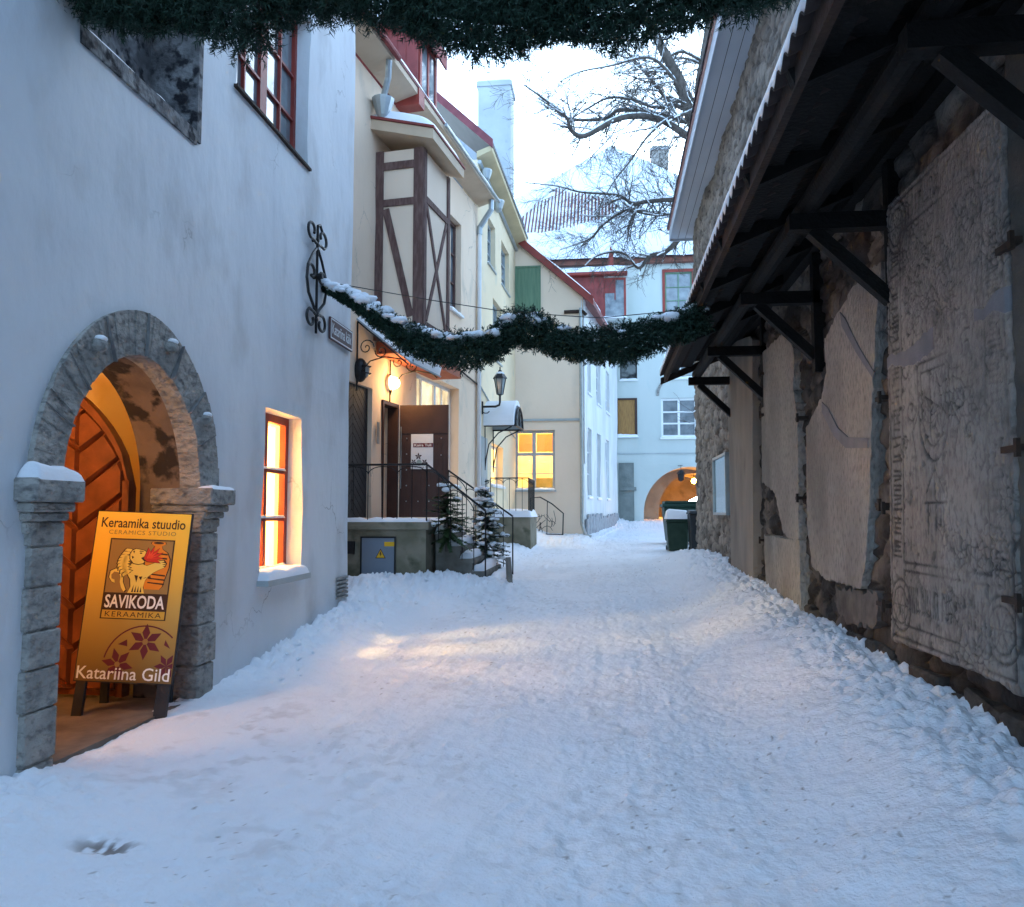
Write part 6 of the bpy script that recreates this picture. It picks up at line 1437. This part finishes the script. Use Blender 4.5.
def smooth(pts, k=4):
    out = []; n = len(pts)
    for i in range(n - 1):
        p0 = pts[max(i - 1, 0)]; p1 = pts[i]; p2 = pts[i + 1]; p3 = pts[min(i + 2, n - 1)]
        for j in range(k):
            t = j / k; out.append(.5 * ((2 * p1) + (p2 - p0) * t + (2 * p0 - 5 * p1 + 4 * p2 - p3) * t * t + (3 * p1 - p0 - 3 * p2 + p3) * t ** 3))
    return out + [pts[-1]]
def twig(p, d, ln, r, depth):
    pts = [p]; q = p.copy(); dd = d.normalized(); n = 5 if depth else 4
    for i in range(n):
        dd = (dd + Vector((rr.gauss(0, .10), rr.gauss(0, .10), rr.gauss(-.015, .10)))).normalized(); q = q + dd * (ln / n); pts.append(q.copy())
    limb(pts, r, max(.0035, r * .35), 4 if r < .02 else 5, r > .014)
    if depth > 0:
        for i in range(1, n + 1):
            for _ in range(2 if rr.random() < .22 else (1 if rr.random() < .75 else 0)):
                b = pts[i]; t = (pts[i] - pts[i - 1]).normalized(); side = Vector((rr.gauss(0, 1), rr.gauss(0, .8), rr.gauss(0, 1))); side = (side - t * side.dot(t)).normalized()
                twig(b, t * .75 + side * .6, ln * rr.uniform(.40, .7), max(.004, r * .5), depth - 1)
def big(px, r0, r1, dy=(0, 0), dens=.32, ln=1.5, depth=2):
    m = len(px); pts = smooth([TP(x, y, dy[0] + (dy[1] - dy[0]) * i / (m - 1)) for i, (x, y) in enumerate(px)], 5); limb(pts, r0, r1, 8)
    L_ = len(pts)
    for i in range(2, L_):
        f = i / L_; r = r0 + (r1 - r0) * f
        if rr.random() < dens * 2.1:
            t = (pts[i] - pts[i - 1]).normalized(); side = Vector((rr.gauss(0, 1), rr.gauss(0, .8), rr.gauss(-.1, 1))); side = (side - t * side.dot(t)).normalized()
            twig(pts[i], t * .55 + side * .8, ln * rr.uniform(.6, 1.15) * (1.0 - .35 * f), max(.007, min(.022, r * .4)), depth)
big([(718, 500), (716, 330), (712, 220), (703, 150), (690, 112), (680, 82), (664, 52), (640, 5)], .34, .12, dens=.1)
big([(703, 150), (699, 95), (704, 55), (712, 5)], .17, .10, (0, 1), dens=.2)
big([(716, 160), (692, 140), (658, 119), (621, 118), (585, 136), (571, 130), (566, 117), (545, 100), (524, 85)], .13, .018, (0, -2), dens=.5)
big([(712, 115), (690, 122), (658, 115), (621, 110), (604, 119), (570, 119), (549, 105), (538, 98)], .10, .015, (.2, 1.5), dens=.5)
big([(700, 100), (680, 101), (658, 108), (632, 100), (610, 98), (592, 106), (570, 120)], .07, .012, (0, .8), dens=.55)
big([(702, 105), (688, 113), (667, 120), (648, 136), (631, 160), (615, 180), (600, 205)], .06, .010, (-.2, -1.6), dens=.5)
big([(722, 205), (700, 206), (673, 200), (645, 202), (633, 204), (622, 197), (607, 194), (580, 192), (556, 186), (525, 183)], .09, .010, (0, -1), dens=.5)
big([(724, 225), (700, 222), (673, 216), (650, 214), (626, 211), (604, 224), (592, 237), (580, 243), (560, 250)], .08, .010, (0, -.5), dens=.5)
big([(720, 215), (695, 228), (680, 238), (665, 252), (650, 256), (639, 268), (628, 256), (615, 252), (597, 256), (585, 266)], .10, .012, (0, -.3), dens=.3, ln=1.1)
big([(690, 112), (668, 100), (650, 78), (636, 62), (620, 45), (600, 20)], .07, .02, (0, 1.5), dens=.5)
big([(685, 95), (668, 72), (655, 60), (640, 58), (610, 66), (580, 72), (560, 82)], .06, .01, (0, -1.5), dens=.6)
big([(700, 60), (680, 52), (660, 66), (648, 90), (640, 105)], .05, .01, (.5, 1.5), dens=.5)
big([(712, 70), (696, 62), (680, 58), (655, 62), (630, 58)], .05, .012, (.5, 2), dens=.5)
wood.build("trunk", BARK, tr, smooth=True, fix=False); snowm.build("snow", SNOW, tr, smooth=True, fix=False, kind="stuff")

# ================================================================== garlands
def garland(name, label, pts, rad, dens, nl, nw, seed, snow_t, snow_prob):
    t = thing(name, label, "garland", pts[0]); r_ = np.random.default_rng(seed); rr = random.Random(seed)
    P = smooth(pts, 8); seg = [0]
    for a, b in zip(P[:-1], P[1:]): seg.append(seg[-1] + (b - a).length)
    tot = seg[-1]; A = np.array(P); sa = np.array(seg)
    def at(s): return np.stack([np.interp(s, sa, A[:, k]) for k in range(3)], -1)
    cr = [rad(s / tot) for s in seg]
    MB().tube(P, [c * .3 for c in cr], 8).build("core", NEEDLE, t)
    n = int(tot * dens); s = r_.random(n) * tot; base = at(s); ax = at(np.minimum(s + .03, tot)) - at(np.maximum(s - .03, 0)); ax /= np.linalg.norm(ax, axis=1, keepdims=True)
    R = np.array([rad(q) for q in s / tot]) * (1 + .35 * fbm(s * 3.2, s * 0, 3, seed)); 
    v = r_.normal(size=(n, 3)); v -= ax * (v * ax).sum(1, keepdims=True); v /= np.linalg.norm(v, axis=1, keepdims=True)
    tw = base + v * (R * r_.uniform(.35, .95, n))[:, None]; td = v * .75 + ax * r_.choice([-1, 1], (n, 1)) * .7 + r_.normal(size=(n, 3)) * .25 + np.array([0, 0, -.12]); td /= np.linalg.norm(td, axis=1, keepdims=True)
    K = nl; tl_ = .10 * (R / R.mean())   # twig length
    verts = []; 
    f = (np.arange(K) + .5) / K
    org_ = (tw[:, None, :] + td[:, None, :] * (f[None, :, None] * tl_[:, None, None])).reshape(-1, 3); dirs = np.repeat(td, K, 0)
    nd = r_.normal(size=org_.shape); nd -= dirs * (nd * dirs).sum(1, keepdims=True); nd /= np.linalg.norm(nd, axis=1, keepdims=True); nd = nd * .85 + dirs * .65
    ln = nw[0] * r_.uniform(.7, 1.15, len(org_)); side = np.cross(nd, r_.normal(size=nd.shape)); side /= np.linalg.norm(side, axis=1, keepdims=True)
    V = np.stack([org_ - side * nw[1], org_ + side * nw[1], org_ + nd * ln[:, None]], 1).reshape(-1, 3) - np.array(pts[0])
    me = bpy.data.meshes.new("greenery"); me.vertices.add(len(V)); me.vertices.foreach_set("co", V.astype(np.float32).ravel())
    me.loops.add(len(V)); me.loops.foreach_set("vertex_index", np.arange(len(V), dtype=np.int32)); me.polygons.add(len(V) // 3); me.polygons.foreach_set("loop_start", np.arange(0, len(V), 3, dtype=np.int32)); me.update(calc_edges=True)
    me.materials.append(NEEDLE); o = link(bpy.data.objects.new("greenery", me)); o.parent = t
    sn = MB(); q = 0
    while q < tot:
        if snow_prob(q / tot) > rr.random():
            p = Vector(at(np.array([q]))[0]); rd = rad(q / tot)
            for _ in range(3):
                b = p + Vector((rr.gauss(0, .03), rr.gauss(0, rd * .35), rd * rr.uniform(.6, .95))); k = len(sn.v); r = snow_t * rr.uniform(.5, 1.15); sn.ball(b, r, 9, 6, (1.35, 1.1, .62))
                for z in range(k, len(sn.v)):
                    w_ = sn.v[z]; nn_ = .25 * r * float(vnoise(np.array([w_[0] * 30]), np.array([w_[2] * 30 + w_[1] * 17]), 3)[0] - .5) * 2; sn.v[z] = (w_[0] + nn_, w_[1] + nn_ * .5, w_[2] + nn_)
        q += .045
    if sn.v: sn.build("snow", SNOW, t, smooth=True, fix=False)
    return t
GYp = 9.2
gp = [onY(x, y, GYp) for x, y in ((324, 287), (350, 298), (380, 318), (410, 338), (440, 348), (468, 351), (490, 347), (504, 335), (518, 327), (533, 330), (553, 339), (578, 345), (605, 345), (630, 342), (655, 333), (680, 325), (703, 316))]
garland("fir_garland", "green fir garland topped with snow hanging across the lane from the wall anchor", gp, lambda f: .05 + .128 * min(1, f * 3.0) * (1 - .25 * max(0, f - .7) / .3) - .05 * math.exp(-((f - .50) / .04) ** 2), 1500, 11, (.036, .0075), 5, .078, lambda f: 1.0 if f < .36 else (.55 if f < .62 else .28))
MB().tube([onY(322, 281, GYp), onY(430, 300, GYp + .02), onY(508, 312, GYp), onY(600, 318, GYp), onY(705, 308, GYp)], .006, 4).build("garland_cable", IRON, None, label="thin suspension cable above the snow topped fir garland", cat="cable")
g2p = [onY(x, y, 4.62) for x, y in ((24, -52), (70, -30), (130, -14), (200, -2), (250, -12), (300, -33), (350, -40), (375, -28), (420, -4), (480, 8), (520, 10), (560, 1), (620, -8), (680, -24), (740, -34), (800, -52))]
garland("fir_garland", "big dark fir garland hanging close overhead at the top edge", g2p, lambda f: .27 + .025 * math.sin(f * 23), 2600, 12, (.046, .0042), 8, .05, lambda f: .05)
#==PART5==
